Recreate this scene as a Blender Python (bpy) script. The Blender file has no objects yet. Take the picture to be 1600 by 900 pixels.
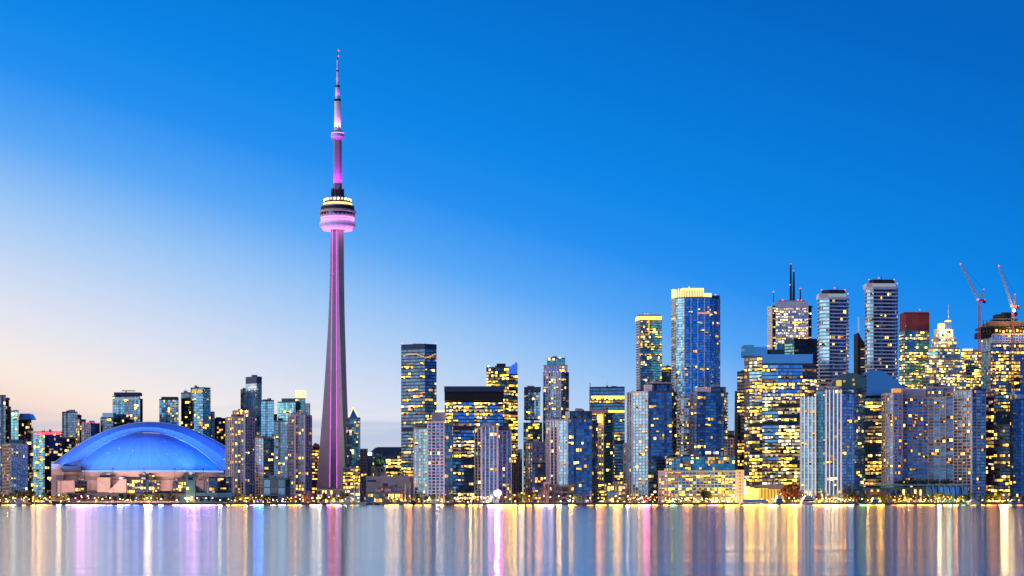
import bpy, math, random
from mathutils import Vector, Matrix

# ------------------------------------------------------------------ camera, sky, sun, exposure
sc = bpy.context.scene
C = sc.collection
F = 3000.0            # focal length in photograph pixels (1600 wide)
HY = 784.0            # photograph row of the horizon
CH = 3.0              # camera height above the water
cam_d = bpy.data.cameras.new('camera')
cam = bpy.data.objects.new('camera', cam_d); C.objects.link(cam)
cam.location = (0, 0, CH); cam.rotation_euler = (math.radians(90), 0, 0)
cam_d.sensor_width = 36.0; cam_d.lens = 36.0 * F / 1600.0
cam_d.shift_y = (HY - 450.0) / 1600.0
cam_d.clip_start = 0.5; cam_d.clip_end = 120000.0
sc.camera = cam

SUN_AZ = math.radians(-108.0); SUN_EL = math.radians(10.0); GLOW_AZ = math.radians(-83.0)
w = bpy.data.worlds.new('World'); sc.world = w; w.use_nodes = True
nt = w.node_tree; nt.nodes.clear()
def N(t, **k):
    n = nt.nodes.new(t)
    for a, b in k.items(): setattr(n, a, b)
    return n
def mth(op, a, b=None, clamp=False):
    n = N('ShaderNodeMath', operation=op); n.use_clamp = clamp
    for i, v in enumerate((a, b)):
        if v is None: continue
        if isinstance(v, (int, float)): n.inputs[i].default_value = v
        else: nt.links.new(v, n.inputs[i])
    return n.outputs[0]
tc = N('ShaderNodeTexCoord')
nrm = N('ShaderNodeVectorMath', operation='NORMALIZE'); nt.links.new(tc.outputs['Generated'], nrm.inputs[0])
sep = N('ShaderNodeSeparateXYZ'); nt.links.new(nrm.outputs[0], sep.inputs[0])
elev = mth('MULTIPLY', mth('ARCSINE', sep.outputs[2]), 180 / math.pi)
dt = N('ShaderNodeVectorMath', operation='DOT_PRODUCT'); nt.links.new(nrm.outputs[0], dt.inputs[0])
dt.inputs[1].default_value = (math.sin(GLOW_AZ), math.cos(GLOW_AZ), 0)
d = dt.outputs['Value']
s_ = mth('SUBTRACT', mth('ADD', elev, mth('MULTIPLY', mth('SUBTRACT', 1.0, d), 17.0)), 10.6)
SKY = [(-5, (.95, .52, .33)), (0, (.93, .63, .50)), (3.1, (.972, .77, .66)), (4.1, (.972, .865, .80)), (5.6, (.78, .805, .905)),
       (6.9, (.60, .72, .93)), (8.6, (.36, .60, .95)), (10.7, (.10, .40, .955)), (12.7, (.018, .285, .90)), (14.7, (.003, .245, .83)),
       (17.5, (.001, .192, .71)), (21, (.0005, .138, .57)), (32, (.001, .085, .42)), (60, (.001, .06, .33)), (100, (.001, .05, .30))]
ramp = N('ShaderNodeValToRGB'); cr = ramp.color_ramp; cr.interpolation = 'LINEAR'
nt.links.new(mth('DIVIDE', mth('ADD', s_, 5.0), 105.0), ramp.inputs[0])
while len(cr.elements) < len(SKY): cr.elements.new(0.5)
for e, (p, c) in zip(cr.elements, SKY): e.position = (p + 5) / 105.0; e.color = (*c, 1)
# dusky lavender band low in the sky away from the sunset
belt = N('ShaderNodeMapRange', interpolation_type='SMOOTHSTEP'); nt.links.new(elev, belt.inputs[0])
belt.inputs[1].default_value = 5.0; belt.inputs[2].default_value = 0.0; belt.inputs[3].default_value = 0.0; belt.inputs[4].default_value = 0.85
bf = mth('MULTIPLY', belt.outputs[0], mth('DIVIDE', mth('SUBTRACT', s_, 9.0), 6.0, True))
mx = N('ShaderNodeMix', data_type='RGBA'); nt.links.new(bf, mx.inputs[0]); nt.links.new(ramp.outputs[0], mx.inputs[6]); mx.inputs[7].default_value = (.46, .46, .57, 1)
# thin far cloud bank lying on the horizon
mp = N('ShaderNodeMapping'); nt.links.new(nrm.outputs[0], mp.inputs[0]); mp.inputs['Scale'].default_value = (5, 5, 60)
nz = N('ShaderNodeTexNoise'); nt.links.new(mp.outputs[0], nz.inputs['Vector']); nz.inputs['Scale'].default_value = 1.6; nz.inputs['Detail'].default_value = 3
cb = N('ShaderNodeMapRange', interpolation_type='SMOOTHSTEP')
nt.links.new(mth('ADD', elev, mth('MULTIPLY', mth('SUBTRACT', nz.outputs[0], 0.5), 3.0)), cb.inputs[0])
cb.inputs[1].default_value = 2.9; cb.inputs[2].default_value = 1.7; cb.inputs[3].default_value = 0.0; cb.inputs[4].default_value = 0.6
mx2 = N('ShaderNodeMix', data_type='RGBA'); nt.links.new(cb.outputs[0], mx2.inputs[0]); nt.links.new(mx.outputs[2], mx2.inputs[6]); mx2.inputs[7].default_value = (.34, .47, .74, 1)
sky = N('ShaderNodeTexSky', sky_type='NISHITA'); sky.sun_disc = False
sky.sun_elevation = SUN_EL; sky.sun_rotation = SUN_AZ
bg1 = N('ShaderNodeBackground'); bg1.inputs[1].default_value = 0.97; nt.links.new(mx2.outputs[2], bg1.inputs[0])
bg2 = N('ShaderNodeBackground'); bg2.inputs[1].default_value = 0.0007; nt.links.new(sky.outputs[0], bg2.inputs[0])
ad = N('ShaderNodeAddShader'); nt.links.new(bg1.outputs[0], ad.inputs[0]); nt.links.new(bg2.outputs[0], ad.inputs[1])
wo = N('ShaderNodeOutputWorld'); nt.links.new(ad.outputs[0], wo.inputs[0])

sl = bpy.data.lights.new('sun', 'SUN'); sl.energy = 2.1; sl.angle = math.radians(80); sl.color = (1.0, .80, .70)
so = bpy.data.objects.new('sun', sl); C.objects.link(so)
sdir = Vector((math.sin(SUN_AZ) * math.cos(SUN_EL), math.cos(SUN_AZ) * math.cos(SUN_EL), math.sin(SUN_EL)))
so.rotation_euler = sdir.to_track_quat('Z', 'Y').to_euler()

sc.view_settings.view_transform = 'Standard'; sc.view_settings.look = 'None'
sc.view_settings.exposure = 0.0; sc.view_settings.gamma = 1.0; sc.view_settings.use_curve_mapping = False
sc.cycles.use_denoising = True
sc.cycles.max_bounces = 6; sc.cycles.diffuse_bounces = 2; sc.cycles.glossy_bounces = 3; sc.cycles.transmission_bounces = 2
sc.cycles.sample_clamp_indirect = 12.0
sc.cycles.caustics_reflective = False; sc.cycles.caustics_refractive = False

# ------------------------------------------------------------------ materials
MAT = {}
def material(name):
    m = bpy.data.materials.new(name); m.use_nodes = True
    t = m.node_tree; b = t.nodes['Principled BSDF']
    MAT[name] = m
    return m, t, b
def opaque(name, col, rough=0.75, metal=0.0, var=0.14, scale=0.15):
    m, t, b = material(name)
    g = t.nodes.new('ShaderNodeNewGeometry'); tx = t.nodes.new('ShaderNodeTexNoise')
    t.links.new(g.outputs['Position'], tx.inputs['Vector']); tx.inputs['Scale'].default_value = scale; tx.inputs['Detail'].default_value = 5
    r = t.nodes.new('ShaderNodeMapRange'); t.links.new(tx.outputs[0], r.inputs[0])
    r.inputs[1].default_value = .25; r.inputs[2].default_value = .75
    r.inputs[3].default_value = 1 - var; r.inputs[4].default_value = 1 + var
    mu = t.nodes.new('ShaderNodeVectorMath'); mu.operation = 'SCALE'; mu.inputs[0].default_value = col
    t.links.new(r.outputs[0], mu.inputs['Scale']); t.links.new(mu.outputs[0], b.inputs['Base Color'])
    b.inputs['Roughness'].default_value = rough; b.inputs['Metallic'].default_value = metal
    return m
def glass(name, col, rough=0.12, var=0.35, jit=0.05):
    # coated curtain-wall glass: every pane (mesh island) a little different in tint and tilt
    m, t, b = material(name)
    g = t.nodes.new('ShaderNodeNewGeometry')
    wn = t.nodes.new('ShaderNodeTexWhiteNoise'); wn.noise_dimensions = '1D'; t.links.new(g.outputs['Random Per Island'], wn.inputs['W'])
    r = t.nodes.new('ShaderNodeMapRange'); t.links.new(g.outputs['Random Per Island'], r.inputs[0])
    r.inputs[3].default_value = 1 - var; r.inputs[4].default_value = 1 + var
    mu = t.nodes.new('ShaderNodeVectorMath'); mu.operation = 'SCALE'; mu.inputs[0].default_value = col
    t.links.new(r.outputs[0], mu.inputs['Scale']); t.links.new(mu.outputs[0], b.inputs['Base Color'])
    sb = t.nodes.new('ShaderNodeVectorMath'); sb.operation = 'SUBTRACT'; t.links.new(wn.outputs['Color'], sb.inputs[0]); sb.inputs[1].default_value = (.5, .5, .5)
    sc_ = t.nodes.new('ShaderNodeVectorMath'); sc_.operation = 'SCALE'; t.links.new(sb.outputs[0], sc_.inputs[0]); sc_.inputs['Scale'].default_value = jit
    a = t.nodes.new('ShaderNodeVectorMath'); a.operation = 'ADD'; t.links.new(g.outputs['Normal'], a.inputs[0]); t.links.new(sc_.outputs[0], a.inputs[1])
    n = t.nodes.new('ShaderNodeVectorMath'); n.operation = 'NORMALIZE'; t.links.new(a.outputs[0], n.inputs[0]); t.links.new(n.outputs[0], b.inputs['Normal'])
    b.inputs['Metallic'].default_value = 0.92; b.inputs['Roughness'].default_value = rough
    return m
def lit(name, col, lo, hi, sample='NONE', skew=0):
    m, t, b = material(name)
    g = t.nodes.new('ShaderNodeNewGeometry'); r = t.nodes.new('ShaderNodeMapRange'); t.links.new(g.outputs['Random Per Island'], r.inputs[0])
    if skew:
        w2 = t.nodes.new('ShaderNodeTexWhiteNoise'); w2.noise_dimensions = '1D'; t.links.new(g.outputs['Random Per Island'], w2.inputs['W'])
        pw = t.nodes.new('ShaderNodeMath'); pw.operation = 'POWER'; t.links.new(w2.outputs['Value'], pw.inputs[0]); pw.inputs[1].default_value = skew; t.links.new(pw.outputs[0], r.inputs[0])
    r.inputs[3].default_value = lo; r.inputs[4].default_value = hi
    b.inputs['Base Color'].default_value = (.05, .05, .05, 1); b.inputs['Roughness'].default_value = .3
    b.inputs['Emission Color'].default_value = (*col, 1); t.links.new(r.outputs[0], b.inputs['Emission Strength'])
    m.cycles.emission_sampling = sample
    return m

glass('g_blue', (.16, .41, .64)); glass('g_deep', (.08, .25, .46)); glass('g_teal', (.13, .40, .46)); glass('g_dark', (.06, .13, .24))
glass('g_pale', (.36, .50, .66)); glass('g_bright', (.18, .50, .88)); glass('g_black', (.03, .045, .07)); glass('g_brown', (.16, .13, .15))
opaque('c_white', (.82, .79, .78)); opaque('c_pale', (.48, .46, .48)); opaque('c_warm', (.46, .38, .34)); opaque('c_grey', (.30, .30, .33))
opaque('c_brown', (.19, .125, .10)); opaque('c_dark', (.045, .05, .065)); opaque('c_black', (.014, .015, .02)); opaque('c_blue', (.07, .12, .20))
opaque('c_teal', (.06, .20, .22)); opaque('c_red', (.22, .035, .05)); opaque('c_pink', (.58, .42, .38)); opaque('concrete_dark', (.30, .23, .33), var=.08, scale=.06); opaque('c_cool', (.64, .69, .78)); opaque('c_green', (.44, .52, .45)); opaque('concrete', (.45, .375, .39), var=.08, scale=.06)
opaque('c_slate', (.13, .16, .25), rough=.35); opaque('c_sand', (.52, .42, .33)); opaque('membrane_lit_blue', (.10, .27, .80), rough=.4, var=.05, scale=.05); opaque('membrane', (.62, .68, .78), rough=.45, var=.05, scale=.05); opaque('c_steel', (.35, .36, .38), rough=.4, metal=.6)  # white stadium roof: blue floodlight glow mixed into its base colour
opaque('c_roofblue', (.03, .075, .15)); opaque('c_crane', (.45, .10, .09), rough=.5); opaque('c_hull', (.75, .75, .77), rough=.35)
opaque('c_hullblue', (.10, .28, .42), rough=.35); opaque('c_wood', (.17, .10, .06)); opaque('c_net', (.30, .16, .07))
opaque('asphalt', (.05, .05, .052), rough=.9); opaque('quay', (.13, .125, .12), rough=.9, var=.3, scale=.4); opaque('bark', (.07, .05, .04), rough=.9)
opaque('leaf', (.045, .075, .03), rough=.7, var=.4, scale=.8); opaque('leaf2', (.07, .085, .03), rough=.7, var=.4, scale=.8); opaque('leaf_red', (.11, .04, .035), rough=.7, var=.35, scale=.8)
opaque('blossom', (.42, .22, .24), rough=.7, var=.3, scale=.8)
Y1 = (1.0, .58, .06); Y2 = (1.0, .66, .17); OR = (1.0, .42, .08); WH = (1.0, .88, .66); CO = (.75, .92, 1.0)
lit('l_yel', Y1, .75, 6.5, skew=2.2); lit('l_warm', Y2, .65, 6.0, skew=2.2); lit('l_or', OR, .65, 6.0, skew=2.0); lit('l_wh', WH, .35, 3.0, skew=2.4); lit('l_cool', CO, .3, 1.6, skew=2)
lit('l_dim', (1.0, .62, .30), .08, .45)
lit('e_red', (1.0, .06, .08), 2.5, 4); lit('e_mag', (1.0, .10, .85), 1.6, 2.0); lit('e_pink', (1.0, .30, .92), 1.3, 1.7); lit('e_gold', (1.0, .62, .10), 2.2, 2.8)
lit('e_white', (1.0, .93, .80), 2.0, 3.0); lit('e_blue', (.02, .09, 1.0), 1.2, 1.6); lit('e_rim', (.22, .5, 1.0), 1.0, 1.0); lit('e_lblue', (.30, .55, 1.0), 1.5, 2.2); lit('e_crown', (1.0, .78, .38), .9, 1.8); lit('e_pier_glow', (1.0, .93, .86), .9, .9); lit('e_redline', (1.0, .06, .10), .7, .7)
lit('e_teal', (.25, .9, .85), .5, .9); lit('e_lamp', (1.0, .62, .16), 6, 9); lit('e_lampw', (1.0, .9, .7), 6, 9); lit('e_lampr', (1.0, .12, .08), 5, 8)
lit('e_lampb', (.05, .15, 1.0), 6, 9); lit('e_lampm', (1.0, .25, .9), 8, 10); lit('e_lampg', (.3, 1.0, .55), 4, 6); lit('e_lampo', (1.0, .35, .05), 6, 9)
lit('e_flood', (1.0, .85, 1.0), 25, 25)

def water_mat():
    m = bpy.data.materials.new('water'); m.use_nodes = True; t = m.node_tree; t.nodes.clear(); MAT['water'] = m
    o = t.nodes.new('ShaderNodeOutputMaterial')
    b = t.nodes.new('ShaderNodeBsdfPrincipled'); b.inputs['Base Color'].default_value = (.012, .03, .05, 1)
    b.inputs['IOR'].default_value = 1.33; b.inputs['Anisotropic'].default_value = .85
    gl = t.nodes.new('ShaderNodeBsdfAnisotropic'); gl.distribution = 'BECKMANN'; gl.inputs['Color'].default_value = (.80, .79, .78, 1)
    gl.inputs['Anisotropy'].default_value = -.45
    tv = t.nodes.new('ShaderNodeCombineXYZ'); tv.inputs[1].default_value = 1.0
    t.links.new(tv.outputs[0], b.inputs['Tangent']); t.links.new(tv.outputs[0], gl.inputs['Tangent'])
    # wind lanes: slightly rougher bands lying across the view
    g = t.nodes.new('ShaderNodeNewGeometry'); mp = t.nodes.new('ShaderNodeMapping'); t.links.new(g.outputs['Position'], mp.inputs[0]); mp.inputs['Scale'].default_value = (.0012, .02, 1)
    nz = t.nodes.new('ShaderNodeTexNoise'); t.links.new(mp.outputs[0], nz.inputs['Vector']); nz.inputs['Scale'].default_value = 1.0; nz.inputs['Detail'].default_value = 4
    r = t.nodes.new('ShaderNodeMapRange'); t.links.new(nz.outputs[0], r.inputs[0]); r.inputs[1].default_value = .3; r.inputs[2].default_value = .7
    r.inputs[3].default_value = .125; r.inputs[4].default_value = .155
    t.links.new(r.outputs[0], b.inputs['Roughness']); t.links.new(r.outputs[0], gl.inputs['Roughness'])
    m2 = t.nodes.new('ShaderNodeMapping'); t.links.new(g.outputs['Position'], m2.inputs[0]); m2.inputs['Scale'].default_value = (.03, .35, 1)
    n2 = t.nodes.new('ShaderNodeTexNoise'); t.links.new(m2.outputs[0], n2.inputs['Vector']); n2.inputs['Scale'].default_value = 1.0; n2.inputs['Detail'].default_value = 3
    s2 = t.nodes.new('ShaderNodeMath'); s2.operation = 'MULTIPLY_ADD'; t.links.new(n2.outputs[0], s2.inputs[0]); s2.inputs[1].default_value = .018; s2.inputs[2].default_value = -.009
    cx = t.nodes.new('ShaderNodeCombineXYZ'); t.links.new(s2.outputs[0], cx.inputs[1]); cx.inputs[2].default_value = 1.0
    nv = t.nodes.new('ShaderNodeVectorMath'); nv.operation = 'NORMALIZE'; t.links.new(cx.outputs[0], nv.inputs[0])
    t.links.new(nv.outputs[0], b.inputs['Normal']); t.links.new(nv.outputs[0], gl.inputs['Normal'])
    mx = t.nodes.new('ShaderNodeMixShader'); mx.inputs[0].default_value = .9
    t.links.new(b.outputs[0], mx.inputs[1]); t.links.new(gl.outputs[0], mx.inputs[2]); t.links.new(mx.outputs[0], o.inputs[0])
water_mat()

# ------------------------------------------------------------------ helpers
def X(px, D): return (px - 800.0) / F * D
def Z(py, D): return CH + (HY - py) / F * D
GZ = 1.5                                   # ground level on the land
def tag(o, label=None, cat=None, group=None, kind=None):
    if label: o['label'] = label
    if cat: o['category'] = cat
    if group: o['group'] = group
    if kind: o['kind'] = kind
    return o
def empty(name, loc):
    o = bpy.data.objects.new(name, None); C.objects.link(o); o.location = loc; o.empty_display_size = 1.0
    return o
class MB:
    def __init__(self): self.v = []; self.f = []; self.m = []; self.mats = []
    def mi(self, mat):
        if mat not in self.mats: self.mats.append(mat)
        return self.mats.index(mat)
    def add(self, vs, fs, mat):
        b = len(self.v); self.v += [tuple(p) for p in vs]; k = self.mi(mat)
        for f in fs: self.f.append(tuple(i + b for i in f)); self.m.append(k)
    def box(self, c, s, mat, rz=0.0):
        cx, cy, cz = c; a, b, h = s[0] / 2, s[1] / 2, s[2] / 2; co, si = math.cos(rz), math.sin(rz)
        vs = [(cx + x * co - y * si, cy + x * si + y * co, cz + z) for z in (-h, h) for (x, y) in ((-a, -b), (a, -b), (a, b), (-a, b))]
        self.add(vs, [(3, 2, 1, 0), (4, 5, 6, 7), (0, 1, 5, 4), (1, 2, 6, 5), (2, 3, 7, 6), (3, 0, 4, 7)], mat)
    def prism(self, poly, z0, z1, mat, emats=None, top=True, bottom=True):
        n = len(poly); b = len(self.v)
        self.v += [(x, y, z0) for x, y in poly] + [(x, y, z1) for x, y in poly]
        for i in range(n):
            j = (i + 1) % n; self.f.append((b + i, b + j, b + n + j, b + n + i)); self.m.append(self.mi(emats[i] if emats else mat))
        if top: self.f.append(tuple(b + n + i for i in range(n))); self.m.append(self.mi(mat))
        if bottom: self.f.append(tuple(b + n - 1 - i for i in range(n))); self.m.append(self.mi(mat))
    def lathe(self, c, prof, mat, n=32, cap=True):
        b = len(self.v); k = self.mi(mat)
        for r, z in prof:
            for i in range(n):
                a = 2 * math.pi * i / n; self.v.append((c[0] + r * math.cos(a), c[1] + r * math.sin(a), z))
        for q in range(len(prof) - 1):
            for i in range(n):
                j = (i + 1) % n; self.f.append((b + q * n + i, b + q * n + j, b + (q + 1) * n + j, b + (q + 1) * n + i)); self.m.append(k)
        if cap:
            self.f.append(tuple(b + n - 1 - i for i in range(n))); self.m.append(k)
            self.f.append(tuple(b + (len(prof) - 1) * n + i for i in range(n))); self.m.append(k)
    def tube(self, p0, p1, r0, r1, mat, n=6):
        p0, p1 = Vector(p0), Vector(p1); d = p1 - p0
        if d.length < 1e-6: return
        q = d.to_track_quat('Z', 'Y'); vs = []
        for p, r in ((p0, r0), (p1, r1)):
            for i in range(n):
                a = 2 * math.pi * i / n; vs.append(p + q @ Vector((r * math.cos(a), r * math.sin(a), 0)))
        fs = [(i, (i + 1) % n, n + (i + 1) % n, n + i) for i in range(n)] + [tuple(range(n - 1, -1, -1)), tuple(range(n, 2 * n))]
        self.add(vs, fs, mat)
    def build(self, name, parent=None, kind=None, smooth=False, origin=None):
        if not self.v: return None
        me = bpy.data.meshes.new(name)
        L = Vector((0, 0, 0))
        if parent is not None:
            p = parent
            while p is not None: L += p.location; p = p.parent
        if origin is not None and parent is None: L = Vector(origin)
        me.from_pydata([(x - L.x, y - L.y, z - L.z) for x, y, z in self.v], [], self.f)
        for nm in self.mats: me.materials.append(MAT[nm])
        me.polygons.foreach_set('material_index', self.m)
        if smooth: me.polygons.foreach_set('use_smooth', [True] * len(self.f))
        me.update()
        o = bpy.data.objects.new(name, me); C.objects.link(o); o.parent = parent
        if origin is not None and parent is None: o.location = origin
        if kind: o['kind'] = kind
        return o
def offset(poly, offs):
    n = len(poly); out = []
    for i in range(n):
        a, p, c = poly[i - 1], poly[i], poly[(i + 1) % n]
        d0 = (p[0] - a[0], p[1] - a[1]); d1 = (c[0] - p[0], c[1] - p[1])
        l0, l1 = math.hypot(*d0), math.hypot(*d1)
        n0 = (d0[1] / l0, -d0[0] / l0); n1 = (d1[1] / l1, -d1[0] / l1)
        o0, o1 = offs[i - 1], offs[i]
        det = n0[0] * n1[1] - n0[1] * n1[0]
        if abs(det) < .08: out.append((p[0] + n1[0] * max(o0, o1), p[1] + n1[1] * max(o0, o1)))
        else: out.append((p[0] + (o0 * n1[1] - o1 * n0[1]) / det, p[1] + (n0[0] * o1 - n1[0] * o0) / det))
    return out

# ------------------------------------------------------------------ facade generator
RES = [('l_yel', 3), ('l_warm', 4), ('l_or', 2), ('l_wh', 1), ('l_dim', 3)]
RESO = [('l_or', 4), ('l_yel', 4), ('l_warm', 2), ('l_dim', 3)]
OFF = [('l_yel', 6), ('l_warm', 3), ('l_or', 2), ('l_wh', 1.2), ('l_dim', 3)]
OFFW = [('l_warm', 5), ('l_wh', 4), ('l_yel', 3), ('l_dim', 2)]
COOL = [('l_wh', 4), ('l_cool', 4), ('l_warm', 2)]
def st(**k):
    b = dict(bay=3.4, fh=3.3, sh=.4, sd=.25, pw=.25, pd=.2, pe=1, glass='g_blue', slab='c_grey', pier='c_grey', wall='c_dark', mode='res', p=.08, pal=RES, run=2)
    b.update(k); return b
S = {
 'wpier': st(bay=3.0, pw=1.2, pd=.7, pe=2, sh=.5, sd=.4, slab='c_pale', pier='c_white', p=.10),
 'wgrid': st(bay=3.4, pw=.95, pd=.55, pe=1, sh=.8, sd=.5, slab='c_white', pier='c_white', p=.07),
 'bgrid': st(bay=2.6, pw=.7, pd=.45, pe=2, sh=.6, sd=.5, slab='c_pale', pier='c_white', glass='g_teal', p=.06),
 'balc': st(bay=3.6, sh=.75, sd=1.4, pw=.2, pd=.1, slab='c_white', pier='c_grey', glass='g_deep', p=.05),
 'glass': st(bay=2.8, sh=.35, sd=.1, pw=.14, pd=.08, slab='c_blue', pier='c_blue', p=.09),
 'glassd': st(bay=2.8, sh=.45, sd=.15, pw=.16, pd=.1, slab='c_dark', pier='c_dark', glass='g_dark', p=.09),
 'glasst': st(bay=2.8, sh=.4, sd=.15, pw=.16, pd=.1, slab='c_teal', pier='c_teal', glass='g_teal', p=.10),
 'conc': st(bay=3.4, pw=1.3, pd=.5, sh=.9, sd=.3, slab='c_warm', pier='c_warm', wall='c_warm', glass='g_deep', p=.22, pal=RESO),
 'office': st(bay=3.0, fh=3.9, sh=1.25, sd=.12, pw=.14, pd=.08, slab='c_blue', pier='c_blue', glass='g_blue', mode='off', p=.35, pal=OFF, run=6),
 'officeb': st(bay=3.0, fh=3.9, sh=1.6, sd=.3, pw=.2, pd=.1, slab='c_black', pier='c_black', glass='g_black', mode='off', p=.35, pal=OFF, run=5),
}
def sty(k, **o): d = dict(S[k]); d.update(o); return d
def pick(rng, pal):
    t = rng.random() * sum(w for _, w in pal)
    for m, w in pal:
        t -= w
        if t <= 0: return m
    return pal[-1][0]
def footprint(front, depth):
    fr = [(X(px, D), D) for px, D in front]
    (pa, da), (pb, db) = front[0], front[-1]
    back = max(d for _, d in front) + depth
    w = min(max(1.5, (pb - pa) * .06), (pb - pa) * .3)
    return fr + [(X(pb - w, back), back), (X(pa + w, back), back)]
def block(root, front, ytop, style, depth=30, seed=0, ybot=None, zbot=None, styles=None, cap=1.4, zones=None, roofmat='c_dark', piers_apart=False, sides=True):
    """one volume of a building: wall core, panes, floor slabs, piers, parapet. front: [(photo column, distance)...] left to right."""
    rng = random.Random(seed * 7919 + int(front[0][0] * 10))
    poly = footprint(front, depth); n = len(poly); nf_front = len(front) - 1
    Dm = min(d for _, d in front)
    z1 = Z(ytop, Dm); z0 = zbot if zbot is not None else (Z(ybot, Dm) if ybot else GZ)
    es = [(styles[i] if styles else style) for i in range(nf_front)]
    es += [es[-1], es[0], es[0]]                 # right side, back, left side
    fh = es[0]['fh']; nfl = max(1, int(round((z1 - z0 - cap) / fh))); fh = (z1 - z0 - cap) / nfl
    wall = MB(); wall.prism(poly, z0, z1 - .05, roofmat, [e['wall'] for e in es]); wall.build('wall', root)
    win = MB(); slab = MB(); piers = MB(); pier_items = []
    offs = [e['sd'] for e in es]
    for j in range(nfl + 1):
        zz = z0 + j * fh; sh = es[0]['sh']
        if j == 0: zz += sh / 2
        slab.prism(offset(poly, offs), zz - sh / 2, zz + sh / 2, es[0]['slab'], [e['slab'] for e in es])
    edges = list(range(nf_front)) + ([nf_front, nf_front + 2] if sides else [])
    for i in edges:
        e = es[i]; a, b = Vector(poly[i]), Vector(poly[(i + 1) % n]); L = (b - a).length
        if L < 1.0: continue
        u = (b - a) / L; nn = Vector((u.y, -u.x)); nb = max(1, int(round(L / e['bay']))); bw = L / nb
        rz = math.atan2(u.y, u.x)
        for q in range(0, nb + 1, e['pe']):
            t = min(max(q * bw, e['pw'] / 2), L - e['pw'] / 2)
            c = a + u * t + nn * (e['pd'] / 2 - .1)
            it = ((c.x, c.y, (z0 + z1 - cap) / 2), (e['pw'], e['pd'] + .2, z1 - z0 - cap - .02), e['pier'], rz)
            if piers_apart and e['pw'] >= .45 and i < nf_front: pier_items.append(it)
            else: piers.box(*it)
        o = nn * .05
        DK = {'g_blue': 'g_deep', 'g_deep': 'g_dark', 'g_teal': 'g_deep', 'g_dark': 'g_black', 'g_pale': 'g_blue', 'g_bright': 'g_blue', 'g_brown': 'g_black', 'g_black': 'g_black'}
        colg = [DK.get(e['glass'], e['glass']) if (e['mode'] == 'res' and rng.random() < .3) else e['glass'] for _ in range(nb)]
        mech = {int(nfl * rng.uniform(.45, .75))} if nfl > 24 and e['mode'] == 'off' else set()
        for j in range(nfl):
            za, zb = z0 + j * fh + e['sh'] * .5, z0 + (j + 1) * fh - e['sh'] * .5
            if zb - za < .3: continue
            fr = (j + .5) / nfl; p = e['p']
            if zones:
                for f0, f1, pz in zones:
                    if f0 <= fr < f1: p = pz
            if e['mode'] == 'off':
                r = rng.random(); p = min(.97, p * 2.1) if r < .45 else ((p * .25 if p < .6 else p * .75) if r < .8 else p)
            if j in mech: p = 0
            left = 0; cur = None
            for q in range(nb):
                if left <= 0:
                    left = rng.randint(1, e['run']); cur = pick(rng, e['pal']) if rng.random() < p else None
                left -= 1
                gm = m = colg[q] if j not in mech else 'c_dark'
                if cur and rng.random() < .93: m = cur
                g = e['pw'] * .5 if e['pe'] == 1 else .08
                ua, ub = q * bw + g, (q + 1) * bw - g
                if ub - ua < .2: continue
                zl = za
                if m is not gm:
                    if rng.random() < .45:          # blinds down or a room lit only in part
                        f = rng.uniform(.35, .8); zl = zb - (zb - za) * f
                    if ub - ua > 3.2:
                        wq = (ub - ua) * rng.uniform(.3, .6); ua += rng.choice((0, .5, 1)) * (ub - ua - wq); ub = ua + wq
                    elif rng.random() < .4 and ub - ua > 1.2:
                        sp = (ub - ua) * rng.uniform(.1, .4)
                        if rng.random() < .5: ua += sp
                        else: ub -= sp
                A, B = a + u * ua + o, a + u * ub + o
                win.add([(A.x, A.y, zl), (B.x, B.y, zl), (B.x, B.y, zb), (A.x, A.y, zb)], [(0, 1, 2, 3)], m)
    wo_ = win.build('windows', root, 'stuff'); slab.build('floor_slabs', root, 'stuff'); piers.build('mullions', wo_ or root, 'stuff')
    cache = {}
    for c, s, m, rz in pier_items:
        key = (round(s[0], 2), round(s[1], 2), round(s[2], 1), m)
        if key not in cache:
            k = MB(); k.box((0, 0, 0), s, m); k.v = [tuple(x) for x in k.v]
            me = bpy.data.meshes.new('pier'); me.from_pydata(k.v, [], k.f); me.materials.append(MAT[m]); me.update(); cache[key] = me
        ob = bpy.data.objects.new('pier', cache[key]); C.objects.link(ob); ob.parent = root; ob.location = Vector(c) - root.location; ob.rotation_euler.z = rz
    par = MB(); par.prism(offset(poly, [x + .06 for x in offs]), z1 - cap + es[0]['sh'] * .5 + .01, z1, roofmat, [e['slab'] for e in es]); roof_ = par.build('roof', root)
    wx = max(x for x, _ in poly) - min(x for x, _ in poly)
    if wx > 10 and Dm > 1950:
        ca = Vector((sum(x for x, _ in poly) / n, sum(y for _, y in poly) / n, 0))
        for _ in range(rng.randint(2, 4)):
            sx, sy, sz = rng.uniform(2, min(7, wx * .3)), rng.uniform(2.5, 6), rng.uniform(1.2, 3.6)
            u = MB(); u.box((ca.x + rng.uniform(-.3, .3) * (wx - sx), ca.y + rng.uniform(-5, 4), z1 + sz / 2 - .1), (sx, sy, sz), rng.choice(['c_grey', 'c_dark', 'c_pale', 'c_steel'])); u.build('rooftop_unit', roof_)
        if rng.random() < .6:
            u = MB(); hx = ca.x + rng.uniform(-.3, .3) * wx; u.tube((hx, ca.y, z1 - .1), (hx, ca.y, z1 + rng.uniform(4, 9)), .22, .1, 'c_steel', 5); u.build('antenna', roof_)
    return poly, z0, z1
def building(name, label, cx, D, cat='building', group=None):
    return tag(empty(name, (X(cx, D), D, GZ)), label, cat, group)
def pbox(root, name, x0, x1, y0, y1, D, depth, mat):
    """box part spanning photo columns x0..x1 and rows y0 (top)..y1 at distance D"""
    k = MB(); za, zb = Z(y1, D), Z(y0, D)
    k.box(((X(x0, D) + X(x1, D)) / 2, D + depth / 2, (za + zb) / 2), (X(x1, D) - X(x0, D), depth, zb - za), mat)
    return k.build(name, root)
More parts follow.
